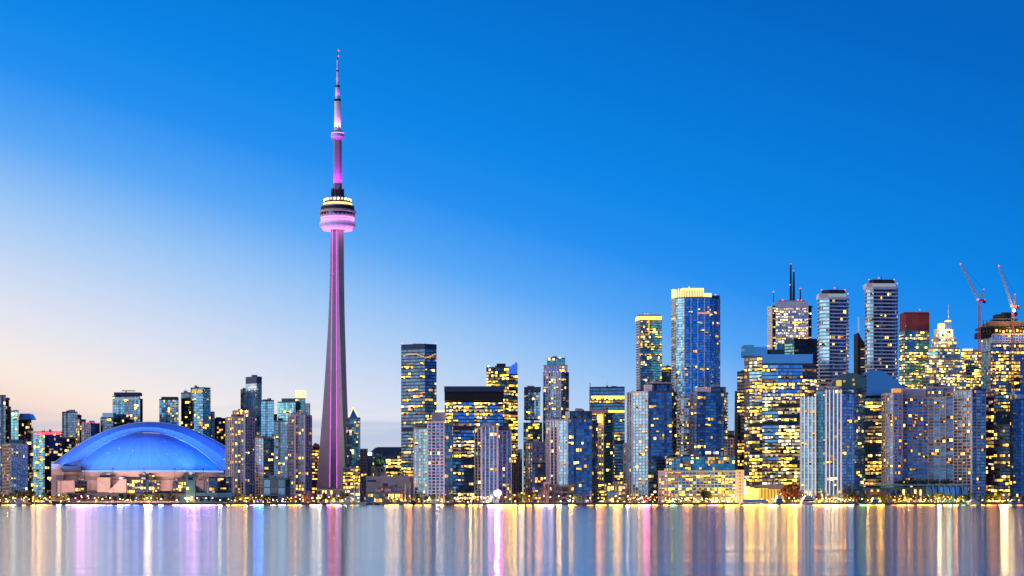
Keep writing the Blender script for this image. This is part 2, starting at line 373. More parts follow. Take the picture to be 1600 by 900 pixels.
def point(parent, loc, col, power, r=.6, name='lamp_light'):
    l = bpy.data.lights.new(name, 'POINT'); l.energy = power; l.color = col; l.shadow_soft_size = r
    o = bpy.data.objects.new(name, l); C.objects.link(o); L = Vector((0, 0, 0)); p = parent
    while p is not None: L += p.location; p = p.parent
    o.parent = parent; o.location = Vector(loc) - L
    return o
def spot(parent, loc, target, col, power, ang=60, r=.5, name='flood_light', blend=.6):
    l = bpy.data.lights.new(name, 'SPOT'); l.energy = power; l.color = col; l.shadow_soft_size = r; l.spot_size = math.radians(ang); l.spot_blend = blend
    o = bpy.data.objects.new(name, l); C.objects.link(o); L = Vector((0, 0, 0)); p = parent
    while p is not None: L += p.location; p = p.parent
    o.parent = parent; o.location = Vector(loc) - L
    o.rotation_euler = (Vector(loc) - Vector(target)).to_track_quat('Z', 'Y').to_euler()
    return o
def beacon(root, px, py, D, mat='e_red', r=.9):
    if mat == 'e_red': r *= .65
    k = MB(); c = (X(px, D), D); z = Z(py, D); k.lathe(c, [(r * .3, z - r), (r, z - r * .3), (r, z + r * .3), (r * .3, z + r)], mat, 8); k.build('beacon_light', root)
def rod(root, name, px, y0, y1, D, r, mat='c_dark', dy=0.0):
    k = MB(); k.tube((X(px, D), D + dy, Z(y1, D)), (X(px, D), D + dy, Z(y0, D)), r, r * .6, mat); return k.build(name, root)

# ------------------------------------------------------------------ setting: water, land, quay
k = MB(); k.add([(-9000, -300, 0), (9000, -300, 0), (9000, 1886, 0), (-9000, 1886, 0)], [(0, 1, 2, 3)], 'water'); tag(k.build('water'), kind='structure')
SH = 1885.0
k = MB(); k.add([(-60000, SH, GZ), (60000, SH, GZ), (60000, 90000, GZ), (-60000, 90000, GZ)], [(0, 1, 2, 3)], 'asphalt'); tag(k.build('ground'), kind='structure')
k = MB()
for i in range(-60, 60):
    k.box((i * 40 + 20, SH + .9, .55), (39.9, 2.0, 2.5), 'quay')
    k.box((i * 40 + 20, SH + .8, 1.92), (39.7, 1.6, .24), 'c_grey')
tag(k.build('quay_pavement'), kind='structure')


# ------------------------------------------------------------------ needle tower with round pod
TD = 2330.0
def cn_tower():
    root = tag(empty('observation_tower', (X(527.5, TD), TD, GZ)), 'very tall tapering concrete needle tower with pink lit round pod and mast', 'tower')
    cx, cy = X(527.5, TD), TD; s = TD / F
    ang = [math.radians(a) for a in (185, 305, 65)]
    lev = [(784, 33.5), (760, 32.2), (730, 30.5), (700, 28), (670, 25.6), (640, 23.2), (610, 21), (580, 19), (550, 17.2), (520, 15.4), (490, 13.9), (460, 12.8), (430, 11.9), (400, 11.2), (356, 10.6)]
    rings = []
    for y, L in lev:
        z = Z(y, TD); L *= s; t = (784 - y) / 428.0
        wv = 4.6 * (1 - t) + 5.2 * t; hv = 10.2 * (1 - t) + 7.0 * t; vv = 5.6 * (1 - t) + 3.0 * t
        pts = []
        for q in range(3):
            a = ang[q]; u = Vector((math.cos(a), math.sin(a))); n = Vector((-u.y, u.x))
            pts += [u * L - n * wv * .72, u * L + n * wv * .72]
            b = a + math.pi / 3; ub = Vector((math.cos(b), math.sin(b))); nb = Vector((-ub.y, ub.x))
            hq = min(hv, L * .62 + 2)
            pts += [ub * hq - nb * vv, ub * hq + nb * vv]
        rings.append([(cx + p.x, cy + p.y, z) for p in pts])
    k = MB(); n = len(rings[0]); vs = [p for r in rings for p in r]
    fs = [(r * n + i, r * n + (i + 1) % n, (r + 1) * n + (i + 1) % n, (r + 1) * n + i) for r in range(len(rings) - 1) for i in range(n)]
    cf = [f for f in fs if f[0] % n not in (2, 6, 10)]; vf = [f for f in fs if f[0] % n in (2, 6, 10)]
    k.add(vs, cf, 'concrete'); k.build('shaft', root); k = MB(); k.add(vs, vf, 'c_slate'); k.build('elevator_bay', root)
    for r in range(len(rings) - 1):            # casting joints round the legs
        k = MB(); R0 = rings[r + 1]; c0 = Vector((cx, cy, 0))
        for i in range(n):
            if i in (2, 6, 10): continue
            a, b_ = Vector(R0[i]), Vector(R0[(i + 1) % n]); k.tube(a, b_, .16, .16, 'c_grey', 4)
        k.build('casting_joints', root, 'stuff')
    # light strips up the inner corners of the elevator bays (valley after leg 0: vertices 2,3; after leg 1: 6,7)
    for vi, sh in ((2, .55), (3, -.55)):
        k = MB()
        for r in range(len(rings) - 1):
            p, q = Vector(rings[r][vi]), Vector(rings[r + 1][vi])
            d = Vector((math.cos(ang[0] + math.pi / 3), math.sin(ang[0] + math.pi / 3), 0)); t = Vector((-d.y, d.x, 0)) * sh
            a0 = p + d * .35 + t; a1 = q + d * .35 + t
            k.tube(a0, a1, .30, .26, 'e_mag', 6)
        k.build('glow_strip', root)
    for y in (430, 505, 575, 655):
        k = MB(); k.box((cx + (-4 if y != 430 else -2), cy - 12.5 - (600 - 430) * 0, Z(y, TD)), (3.2, 1.5, 1.0), 'e_pink'); 
    def lat(name, prof, mat, n=40, cap=True, smooth=True, sub=None):
        k = MB(); k.lathe((cx, cy), [(r * s, Z(y, TD)) for y, r in prof], mat, n, cap)
        o = k.build(name, sub or root, smooth=False); return o
    lat('pod_collar', [(362, 8), (359, 13), (357.5, 20)], 'c_dark')
    lat('radome', [(358.5, 22), (357.2, 25.4), (354.5, 27.6), (351, 28.2), (347.5, 27.4), (345.5, 25.5)], 'membrane')
    for y, r in ((344.6, 25.0), (359.0, 22.4), (341.2, 25.6)):
        lat('light_ring', [(y + .9, r), (y + .9, r + .8), (y - .9, r + .8), (y - .9, r)], 'e_pink')
    lat('observation_deck', [(345, 24), (340.5, 24), (339.5, 27), (337.5, 27.2)], 'c_grey')
    lat('glass_floor', [(337.5, 26.6), (333.5, 27.6)], 'g_dark')
    for i in range(26):
        a = 2 * math.pi * i / 26; k = MB(); r = 26.9 * s
        k.box((cx + r * math.cos(a), cy + r * math.sin(a), Z(335.4, TD)), (1.1, .3, 3.3), 'c_steel', a + math.pi / 2); k.build('window_frame', root)
    lat('deck_roof', [(333.5, 27.4), (332.2, 29.2), (330.6, 29.2), (329, 27)], 'c_sand')
    lat('dark_band', [(329.2, 26.8), (324.2, 25.6)], 'c_black')
    lat('upper_ledge', [(324.2, 26), (322.6, 26.4), (321.4, 24)], 'c_steel')
    lat('restaurant_band', [(322.0, 23.4), (318.0, 22.2)], 'e_gold')
    lat('restaurant_roof', [(318.0, 22.4), (317, 22.6), (315, 21)], 'c_dark')
    lat('upper_band', [(315, 20.4), (312.8, 20.4)], 'c_warm')
    for i in range(22):
        a = 2 * math.pi * i / 22; k = MB(); r = 21.3 * s
        k.box((cx + r * math.cos(a), cy + r * math.sin(a), Z(313, TD)), (1.9, .8, 2.0), 'e_lampw' if i % 3 else 'e_gold', a + math.pi / 2); k.build('rim_lamp', root)
    lat('pod_roof', [(312.6, 21), (310.2, 20), (308, 12), (307, 8)], 'c_grey')
    for i in range(6):
        a = math.radians(30 + 60 * i); k = MB(); r = 8.6 * s
        k.box((cx + r * math.cos(a), cy + r * math.sin(a), Z(301.5, TD)), (4.0, 2.2, 9.4), 'c_black', a + math.pi / 2); k.build('equipment_box', root)
    k = MB(); k.lathe((cx, cy), [(7.0 * s, Z(308, TD)), (6.5 * s, Z(218, TD))], 'concrete_dark', 6); k.build('upper_shaft', root)
    lat('sky_pod_base', [(219, 7), (216.5, 9.5)], 'c_grey')
    lat('sky_pod', [(216.5, 9.6), (214, 10.6), (211, 10.6), (209, 9.6)], 'membrane')
    lat('sky_pod_lights', [(208.9, 9.9), (207.7, 9.9)], 'e_pink')
    lat('sky_pod_roof', [(207.6, 9.4), (205, 7.6), (204, 5.4)], 'c_steel')
    for nm, prof, mat in (('mast', [(204.5, 5.5), (158.5, 4.9)], 'c_hull'), ('mast_collar', [(158.5, 5.3), (155.2, 5.3)], 'c_black'), ('mast', [(155.2, 3.7), (136.5, 3.4)], 'c_hull'),
                          ('mast_collar', [(136.5, 3.8), (133.8, 3.8)], 'c_black'), ('mast', [(133.8, 2.0), (111.8, 1.7)], 'c_hull'), ('mast_collar', [(111.8, 2.0), (109.6, 2.0)], 'c_black'),
                          ('mast', [(109.6, 1.5), (93.5, 1.2)], 'c_hull'), ('mast_tip', [(93.5, 1.0), (79.5, .7)], 'c_black')):
        lat(nm, prof, mat, 16)
    for y, px in ((79.5, 529), (88, 528.6), (155.5, 525.5), (305, 528), (312, 530)): 
        k = MB(); k.lathe((X(px, TD), cy - 7 * s if y > 300 else cy - 1.3 * s), [(.3, Z(y, TD) - 1), (1.0, Z(y, TD)), (.3, Z(y, TD) + 1)], 'e_red', 8); k.build('beacon_light', root)
    # flood lamps that colour the upper shaft, the mast and the radome
    MG = (.80, .06, 1.0); PK = (1.0, .30, .92)
    for a in (215, 270, 325):
        a = math.radians(a); ux, uy = math.cos(a), math.sin(a)
        for (y, r, ty, col, pw, an) in ((306.5, 15, 258, MG, 190000, 34), (206, 9.2, 186, PK, 45000, 40), (155, 6.5, 142, MG, 6000, 55), (134, 5.0, 121, MG, 3000, 55)):
            L = (cx + ux * r * s, cy + uy * r * s, Z(y, TD))
            k = MB(); k.box((L[0], L[1], L[2] - .5), (.8, .6, .6), 'c_black', a + math.pi / 2); k.build('floodlight', root)
            spot(root, L, (cx + ux * 5 * s, cy + uy * 5 * s, Z(ty, TD)), col, pw, an)
        for y, rr in ((343.2, 30.5), (360.5, 27.5)):
            L = (cx + ux * rr * s, cy + uy * rr * s, Z(y, TD))
    for i in range(9):
        a = math.radians(185 + i * 21); ux, uy = math.cos(a), math.sin(a)
        point(root, (cx + ux * 31.5 * s, cy + uy * 31.5 * s, Z(342.6, TD)), PK, 1000, .5)
        point(root, (cx + ux * 28 * s, cy + uy * 28 * s, Z(361, TD)), PK, 800, .5)
    # entrance pavilion at its foot
    r2 = building('entrance_pavilion', 'low glazed pavilion glowing warm white at the foot of the needle tower', 520, 2200, 'pavilion')
    block(r2, [(496, 2205), (548, 2200)], 764, st(bay=4, fh=5, sh=.9, sd=.8, slab='c_white', pier='c_white', wall='c_sand', p=.8, pal=OFFW, run=4), 20, 3)
cn_tower()

# ------------------------------------------------------------------ domed stadium
SD = 2260.0
def stadium():
    root = tag(empty('domed_stadium', (X(237, SD), SD, GZ)), 'concrete stadium under a vast domed roof floodlit blue', 'stadium')
    cx = X(236, SD); s = SD / F
    R = 152 * s; z0 = Z(726, SD); H = 66 * s
    yF = SD - 10           # plane of the outer arch's front lip
    R2 = 116 * s; zr = Z(735, SD - 60); H2 = Z(677, yF) - zr
    # rear barrel of the arch, then the sloping front lip, both split into panels
    def arch(t, R_, H_, zb): x = R_ * t; return (cx + x, zb + H_ * (1 - t * t))
    npan = 18
    for i in range(npan):
        k = MB(); g = .006
        ts = [-1 + 2 * (i + f * (1 - 2 * g) + g) / npan for f in (0, .5, 1)]
        vs = []
        for yy in (yF + 4, yF + 26, yF + 60, yF + 90):
            hh = 1.0 if yy < yF + 50 else (.96 if yy < yF + 70 else .88)
            for t in ts:
                x, z = arch(t, R * (1 if hh == 1 else .99), H * hh, z0); vs.append((x, yy, z))
        fs = [(r * 3 + c, r * 3 + c + 1, r * 3 + c + 4, r * 3 + c + 3) for r in range(3) for c in range(2)]
        k.add(vs, fs, 'membrane_lit_blue'); k.build('roof_panel', root)
        k = MB(); vs = []
        for f, yy in ((1.0, yF + 4.05), (.93, yF - 4), (.5, yF - 14), (.06, yF - 17), (0.0, yF - 15)):
            for t in ts:
                xo, zo = arch(t, R, H, z0); xi, zi = arch(t, R2 * 1.01, H2 * 1.015, zr)
                vs.append((xi + (xo - xi) * f, yy, zi + (zo - zi) * f))
        fs = [(r * 3 + c + 3, r * 3 + c + 4, r * 3 + c + 1, r * 3 + c) for r in range(4) for c in range(2)]
        k.add(vs, fs, 'membrane_lit_blue'); k.build('roof_panel', root)
    # arch ribs
    for R_, H_, zb, yy in ((R, H, z0, yF + 4), (R2 * 1.012, H2 * 1.02, zr, yF - 16)):
        k = MB(); pts = [arch(-1 + 2 * i / 48, R_, H_, zb) for i in range(49)]
        for (xa, za), (xb, zb_) in zip(pts[:-1], pts[1:]): k.tube((xa, yy, za), (xb, yy, zb_), .7, .7, 'c_hull', 6)
        k.build('roof_rib', root)
    # front quarter dome in radial wedges
    nw = 20; yc = yF - 15
    for i in range(nw):
        k = MB(); vs = []; nr = 8; na = 3
        for r in range(nr + 1):
            rr = r / nr
            for a in range(na + 1):
                th = math.pi + math.pi * (i + .007 + (a / na) * .986) / nw
                vs.append((cx + R2 * rr * math.cos(th), yc + R2 * .62 * rr * math.sin(th), zr + H2 * (1 - rr ** 2)))
        fs = [(r * (na + 1) + c, (r + 1) * (na + 1) + c, (r + 1) * (na + 1) + c + 1, r * (na + 1) + c + 1) for r in range(nr) for c in range(na)]
        k.add(vs, fs, 'membrane_lit_blue'); k.build('roof_panel', root, smooth=True)
    k = MB(); nn = 40
    vs = []
    for a in range(nn + 1):
        th = math.pi + math.pi * a / nn
        vs += [(cx + R2 * 1.02 * math.cos(th), yc + R2 * .632 * math.sin(th), zr - 1.8), (cx + R2 * 1.02 * math.cos(th), yc + R2 * .632 * math.sin(th), zr - .1)]
    k.add(vs, [(2 * a, 2 * a + 2, 2 * a + 3, 2 * a + 1) for a in range(nn)], 'e_rim'); k.build('rim_light_strip', root)
    # dark trough under the arch's left foot, concrete bowl
    fy = yc - R2 * .62
    def cb(name, x0, x1, y0, y1, D, depth, mat): return pbox(root, name, x0, x1, y0, y1, D, depth, mat)
    poly = [(cx + R2 * 1.04 * math.cos(math.pi + math.pi * a / 24), yc + R2 * .65 * math.sin(math.pi + math.pi * a / 24)) for a in range(25)]
    k = MB(); k.prism(poly + [(X(372, SD), yF + 60), (X(88, SD), yF + 60)], Z(746, SD), zr - 1.9, 'c_pink'); k.build('upper_bowl_wall', root)
    poly2 = [(cx + R2 * .99 * math.cos(math.pi + math.pi * a / 24), yc + R2 * .61 * math.sin(math.pi + math.pi * a / 24)) for a in range(25)]
    k = MB(); k.prism(poly2 + [(X(370, SD), yF + 55), (X(90, SD), yF + 55)], Z(751, SD), Z(746, SD) - .01, 'c_warm'); k.build('gallery_recess', root)
    k = MB(); k.prism(poly + [(X(372, SD), yF + 60), (X(88, SD), yF + 60)], GZ, Z(751, SD) - .02, 'c_pink'); k.build('lower_bowl_wall', root)
    D2 = fy - 6
    cb('corner_tower', 80, 99, 725, 783, D2 + 22, 40, 'c_pink'); cb('corner_tower', 99, 120, 733, 783, D2 + 26, 30, 'c_pink')
    k = MB(); k.prism([(X(92, D2), D2 + 14), (X(122, D2), D2 + 14), (X(118, D2), D2 + 40), (X(94, D2), D2 + 40)], Z(737, D2), Z(728, D2), 'c_dark'); k.build('roof_trough', root)
    for x0, x1, y0, y1, m in ((90, 118, 751, 775, 'c_pink'), (152, 172, 746, 776, 'c_warm'), (186, 193, 746, 750, 'c_hull')):
        cb('buttress', x0, x1, y0, y1, D2 - 8, 14, m)
    # sloping ramp wall
    k = MB(); a = D2 - 12
    k.add([(X(160, a), a, Z(776, a)), (X(197, a), a, Z(776, a)), (X(197, a), a, Z(749, a)), (X(188, a), a, Z(749, a)), (X(160, a), a + 8, Z(776, a)), (X(197, a), a + 8, Z(776, a)), (X(197, a), a + 8, Z(749, a)), (X(188, a), a + 8, Z(749, a))],
          [(0, 1, 2, 3), (7, 6, 5, 4), (0, 4, 5, 1), (1, 5, 6, 2), (2, 6, 7, 3), (3, 7, 4, 0)], 'c_pink'); k.build('ramp_wall', root)
    def glz(x0, x1, y0, y1, p, seed, D=D2 - 5):
        block(root, [(x0, D), (x1, D)], y0, st(bay=3.2, fh=4.2, sh=.6, sd=.3, pw=.5, pd=.3, slab='c_dark', pier='c_dark', glass='g_dark', p=p, pal=RESO, run=3, mode='res'), 6, seed, ybot=y1, cap=.6, sides=False)
    glz(197, 250, 749, 771, .55, 11); glz(117, 136, 751, 773, .3, 12, D2 - 9); glz(270, 292, 752, 768, .35, 13)
    for x in (156, 218, 285): glz(x, x + 24, 741.5, 745.5, .2, x, D2 - 2)
    cb('apron_wall', 104, 330, 771, 783, D2 - 22, 8, 'c_dark')
    # blue flood lamps along the rim and the lip
    BL = (.015, .27, 1.0)
    for i in range(12):
        th = math.pi + math.pi * (i + .5) / 12
        L = (cx + R2 * 1.5 * math.cos(th), yc + R2 * 1.25 * math.sin(th), zr + 1.0)
        k = MB(); k.box(L, (1.6, 1.2, 1.0), 'c_black', th + math.pi / 2); k.tube((L[0], L[1], GZ), (L[0], L[1], L[2] - .4), .25, .18, 'c_black'); k.build('floodlight', root)
        spot(root, (L[0], L[1], L[2] + .7), (cx + R2 * .5 * math.cos(th), yc + R2 * .3 * math.sin(th), zr + H2 * .95), BL, 360000, 66)
    spot(root, (X(318, fy - 20), fy - 16, zr - 2), (X(300, SD), yc - 30, Z(716, SD)), (.85, .85, 1.0), 60000, 34)
stadium()

# ------------------------------------------------------------------ buildings, left to right
def b(name, label, blocks, cat='building'):
    """blocks: list of (front, ytop, style, kwargs); the root stands at the first block's base"""
    fr = blocks[0][0]; D = min(q[1] for q in fr); c = (fr[0][0] + fr[-1][0]) / 2
    root = building(name, label, c, D, cat)
    for i, (front, yt, s_, kw) in enumerate(blocks): block(root, front, yt, s_, seed=int(c) + i * 31, **kw)
    return root
# far left cluster
r = b('residential_tower', 'dark stepped tower cut off by the left edge of the picture', [([(-30, 2255), (9, 2250)], 617, sty('glassd', p=.10, pal=RESO), {}), ([(9, 2262), (14, 2262)], 624, sty('glassd', p=.12), {}), ([(14, 2270), (17, 2270)], 635, sty('glassd', p=.05), {})])
r = b('residential_tower', 'slim teal tower with a bright round lamp below its roof, near the left edge', [([(15, 2320), (29, 2315)], 641, sty('glasst', p=.18), {})]); beacon(r, 20, 647, 2313, 'e_lampw', 1.6)
r = b('residential_tower', 'dark tower with pale sloping glass crown beside the slim teal one', [([(29, 2290), (49, 2280)], 655, sty('glassd', p=.2), {}), ([(40, 2275), (52, 2272)], 671, sty('glassd', p=.3), {})])
k = MB(); a = 2282
k.add([(X(29, a), a, Z(655, a)), (X(49, a), a, Z(655, a)), (X(49, a), a + 25, Z(655, a)), (X(29, a), a + 25, Z(655, a)), (X(30, a), a + 2, Z(646, a)), (X(45, a), a + 2, Z(646, a)), (X(45, a), a + 22, Z(646, a)), (X(30, a), a + 22, Z(646, a))],
      [(0, 1, 5, 4), (1, 2, 6, 5), (2, 3, 7, 6), (3, 0, 4, 7), (4, 5, 6, 7)], 'g_pale'); k.build('glass_crown', r)
r = b('apartment_block', 'pale blue speckled slab tower on the shore near the left edge', [([(4, 1990), (17, 1960), (43, 1972)], 693, None, dict(styles=[sty('wgrid', slab='c_sand', pier='c_sand', p=.35, pal=RESO), sty('wgrid', bay=2.6, pw=.5, glass='g_pale', p=.13, pal=[('l_wh', 3), ('l_cool', 3), ('l_warm', 2), ('l_or', 1)])], depth=24))])
pbox(r, 'mechanical_penthouse', 14, 36, 687, 694, 1975, 12, 'c_teal')
r = b('office_block', 'dark tower with red lit sign strip along its roof, left of the stadium', [([(53, 2405), (70, 2400), (97, 2410)], 674, None, dict(styles=[sty('glasst', p=.25), sty('glassd', p=.2)], depth=35))])
for i, (x0, x1) in enumerate(((56, 62), (63, 70), (71, 78), (79, 86), (87, 94))): pbox(r, 'sign_strip', x0, x1, 675.2, 678.6, 2397 + (2 if i > 2 else 0), .8, 'e_red')
r = b('residential_tower', 'plain dark glass tower rising behind the left end of the stadium roof', [([(97, 2520), (121, 2515)], 643, sty('glassd', p=.03), {}), ([(121, 2530), (127, 2530)], 650, sty('glassd', p=.03), {})])
r = b('residential_tower', 'small tower with glowing orange corner at the left end of the dome', [([(118, 2440), (125, 2436), (134, 2440)], 655, None, dict(styles=[sty('conc', p=.6), sty('glassd', p=.2)], depth=25))])
r = b('residential_tower', 'blue tower with red lights along its roof behind the left of the dome', [([(128, 2400), (142, 2395), (156, 2400)], 661, None, dict(styles=[sty('wgrid', slab='c_pale', p=.1), sty('glassd', p=.1)], depth=25))])
for x in range(130, 157, 5): beacon(r, x, 660.5, 2393, 'e_red', .9)
r = b('office_block', 'low dark block between the red sign tower and the dome', [([(88, 2470), (128, 2465)], 684, sty('glassd', p=.12, pal=COOL), {})])
r = b('residential_tower', 'tower with pale sloping glass top left of the white banded tower', [([(157, 2460), (177, 2455)], 652, sty('glassd', p=.15, pal=RESO), {})]); pbox(r, 'glass_crown', 160, 177, 645, 652, 2458, 18, 'g_pale')
r = b('residential_tower', 'broad blue tower with white band near its top, behind the dome', [([(176, 2490), (219, 2480)], 618, sty('glassd', glass='g_deep', p=.09), {}), ([(219, 2500), (223, 2500)], 623, sty('glassd', glass='g_black', p=.02), {})])
pbox(r, 'sign_band', 178, 217, 621.5, 624.5, 2478, .8, 'l_cool'); pbox(r, 'mechanical_penthouse', 178, 218, 613, 618, 2484, 18, 'c_roofblue')
pbox(r, 'maintenance_rig', 190, 211, 610, 611.3, 2490, 1.2, 'c_red'); rod(r, 'rig_post', 197, 610.5, 613, 2490, .8, 'c_red')
r = b('residential_tower', 'narrow dark blue tower alone behind the crest of the dome', [([(249, 2500), (279, 2495)], 623, sty('glassd', glass='g_deep', p=.16), {})]); pbox(r, 'mechanical_penthouse', 252, 276, 620, 623.2, 2500, 15, 'c_dark')
r = b('residential_tower', 'pair of joined dark towers with lit top floor, right of the dome crest', [([(283, 2520), (299, 2515)], 613, sty('glassd', p=.13), {}), ([(298, 2508), (317, 2500), (329, 2508)], 605, None, dict(styles=[sty('glassd', glass='g_deep', p=.16), sty('glass', p=.07)])), ([(329, 2512), (335, 2512)], 643, sty('conc', p=.25), {})])
for x0 in (300, 308.5): pbox(r, 'lit_window', x0, x0 + 6.5, 609, 614, 2497, .6, 'l_yel')
r = b('residential_tower', 'short dark block with yellow windows just behind the right end of the dome', [([(333, 2540), (355, 2535)], 653, sty('glassd', p=.2), {})])
r = b('apartment_block', 'stone coloured condominium overlapping the right end of the stadium', [([(353, 2062), (366, 2052), (382, 2050), (398, 2062)], 651, None, dict(styles=[sty('conc', slab='c_pink', pier='c_pink', wall='c_pink', p=.2), sty('conc', p=.3), sty('conc', slab='c_pale', pier='c_pale', wall='c_pale', p=.08)], depth=30)), ([(364, 2068), (389, 2064)], 641, sty('conc', p=.3), dict(ybot=652, depth=18))])
k = MB(); k.box((X(382, 2049), 2049.2, (GZ + Z(651, 2049)) / 2), (1.6, 1.0, Z(651, 2049) - GZ), 'c_white'); k.build('corner_pier', r)
for x, y in ((377, 642), (385, 643)): beacon(r, x, y, 2060, 'e_lampo', 1.3)
r = b('residential_tower', 'narrow black slab against the left of the tallest pale blue tower', [([(376, 2560), (386, 2558)], 608, sty('glassd', glass='g_black', p=.05), {})])
r = b('residential_tower', 'tall smooth pale blue tower between the stadium and the needle tower', [([(384, 2530), (401, 2515), (409, 2522)], 588, None, dict(styles=[sty('glass', glass='g_pale', pw=.3, p=.05), sty('glass', p=.02)], depth=26, cap=9, roofmat='c_roofblue'))])
for x0 in (392, 396): pbox(r, 'lit_window', x0, x0 + 2.5, 599, 600.6, 2513, .6, 'l_wh')
r = b('residential_tower', 'dark blue tower right beside the tall pale blue one', [([(408, 2480), (428, 2475)], 625, sty('glassd', glass='g_deep', p=.05), {}), ([(428, 2490), (433, 2490)], 647, sty('glasst', p=.03), {})])
r = b('residential_tower', 'teal tower with warm lights squeezed in behind the green shed', [([(396, 2260), (412, 2255), (430, 2258)], 684, None, dict(styles=[sty('wgrid', slab='c_sand', pier='c_sand', p=.3), sty('glass', p=.2)], depth=26))])
r = b('residential_tower', 'dark teal tower with scattered yellow windows left of the stone condominium', [([(428, 2200), (452, 2195)], 657, sty('glasst', glass='g_dark', p=.12), dict(depth=26))])
r = b('office_block', 'teal glass block with a brightly lit rooftop box, left of the needle tower', [([(434, 2395), (462, 2388)], 627, sty('glasst', p=.04), {}), ([(461, 2400), (477, 2398)], 622, sty('glasst', p=.15), {}), ([(476, 2392), (484, 2390)], 630, sty('conc', p=.15), {})])
pbox(r, 'lit_rooftop_box', 461.5, 476.5, 609.5, 621.5, 2396, 14, 'e_crown'); pbox(r, 'mechanical_penthouse', 440, 461, 622.4, 627, 2396, 16, 'c_teal')
r = b('apartment_block', 'pinkish stone condominium standing just left of the needle tower', [([(450, 2072), (461, 2062), (476, 2060), (487, 2070)], 648, None, dict(styles=[sty('conc', slab='c_pale', pier='c_pale', p=.1), sty('conc', p=.28, slab='c_pink', pier='c_pink', wall='c_pink'), sty('conc', slab='c_pale', pier='c_pale', wall='c_pale', p=.05)], depth=30)), ([(455, 2075), (470, 2072)], 645, sty('conc', p=.1), dict(ybot=649, depth=15))])
for x in (461, 476):
    k = MB(); k.box((X(x, 2059), 2058.8, (GZ + Z(648, 2059)) / 2), (1.5, 1.0, Z(648, 2059) - GZ), 'c_white'); k.build('corner_pier', r)
r = b('office_block', 'dark purple block with rows of yellow windows tucked behind the tower base', [([(484, 2380), (500, 2378)], 696, sty('officeb', slab='c_red', p=.75), {})])
r = b('harbour_shed', 'windowless dark teal box shed on the waterfront', [([(411, 1975), (446, 1968), (453, 1975)], 747, sty('glassd', glass='g_dark', wall='c_teal', slab='c_teal', pier='c_teal', fh=9, bay=8, pw=1, sh=1, p=.0), dict(depth=30))], 'shed')
# right of the needle tower
r = b('residential_tower', 'slim glass tower with a pointed gable top touching the needle tower', [([(541, 2270), (546, 2262), (560, 2260), (563, 2268)], 652, sty('glass', glass='g_teal', p=.16), dict(depth=22)), ([(536, 2240), (563, 2238)], 730, sty('office', slab='c_warm', p=.6), dict(depth=15))])
k = MB(); a = 2261; zt = Z(652, a)
k.add([(X(545, a), a, zt), (X(560, a), a, zt), (X(560, a), a + 20, zt), (X(545, a), a + 20, zt), (X(551.5, a), a + 3, Z(636, a)), (X(551.5, a), a + 17, Z(636, a))], [(0, 1, 4), (1, 2, 5, 4), (2, 3, 5), (3, 0, 4, 5)], 'g_pale'); k.build('gable_roof', r)
k = MB(); 
for p0, p1 in (((545, 652), (551.5, 636)), ((551.5, 636), (560, 652))): k.tube((X(p0[0], a), a - .4 + (3 if p0[1] < 640 else 0), Z(p0[1], a)), (X(p1[0], a), a - .4 + (3 if p1[1] < 640 else 0), Z(p1[1], a)), .7, .7, 'e_crown')
k.build('gable_light', r)
r = b('apartment_block', 'narrow brown slab right of the pointed tower', [([(563, 2170), (574, 2168)], 701, sty('conc', slab='c_brown', pier='c_brown', wall='c_brown', p=.08), dict(depth=25))])
r = building('arena', 'broad dark blue arena roof behind low lit buildings', 610, 2560, 'arena')
k = MB(); k.prism([(X(574, 2560), 2560), (X(652, 2560), 2560), (X(650, 2620), 2620), (X(576, 2620), 2620)], GZ, Z(712, 2560), 'c_roofblue'); k.build('wall', r)
k = MB(); ys = [(574, 712), (580, 705), (586, 700), (590, 698.5), (652, 698.5)]; vs = []
for D in (2559, 2622):
    vs += [(X(x, 2559), D, Z(y, 2559)) for x, y in ys] + [(X(652, 2559), D, Z(712.2, 2559)), (X(574, 2559), D, Z(712.2, 2559))]
n = 7; k.add(vs, [(0, 1, 2, 3, 4, 5, 6), tuple(range(13, 6, -1))] + [(i + 7, (i + 1) % 7 + 7, (i + 1) % 7, i) for i in range(7)], 'c_roofblue'); k.build('roof', r)
pbox(r, 'lit_sign', 574.5, 581, 707, 711.5, 2556, .8, 'e_white')
r = b('office_block', 'low block full of yellow windows in front of the arena roof', [([(603, 2380), (650, 2375)], 710, sty('office', slab='c_brown', pier='c_brown', p=.85), dict(depth=35))])
r = b('office_block', 'small stepped teal glass building with stone lower frame near the arena', [([(582, 2310), (603, 2305)], 712, sty('glasst', p=.1, pal=COOL), dict(depth=25)), ([(580, 2290), (601, 2288)], 729, st(bay=6.5, fh=6, sh=1.3, sd=.6, pw=1.4, pd=.6, slab='c_pink', pier='c_pink', glass='g_dark', p=.1), dict(depth=14))])
r = b('office_tower', 'dark glass office slab with flat top and amber lit floors', [([(627, 2275), (664, 2262), (682, 2272)], 537, None, dict(styles=[sty('office', glass='g_dark', slab='c_roofblue', p=.16), sty('office', glass='g_deep', slab='c_roofblue', p=.25)], zones=[(0, .16, .45), (.16, .33, .3), (.92, 1, .02), (.86, .92, .3)], depth=45, cap=6))])
beacon(r, 628, 536.5, 2262); beacon(r, 681, 536.5, 2262); beacon(r, 681, 563, 2262)
for i in range(14):
    x = 630 + i * 3.7; y = 556 - 3 * math.sin(i * .55) - (2 if 4 < i < 9 else 0)
    pbox(r, 'lit_window', x, x + 3.0, y - .9, y + .9, 2259 if i < 9 else 2262, .6, 'l_yel')
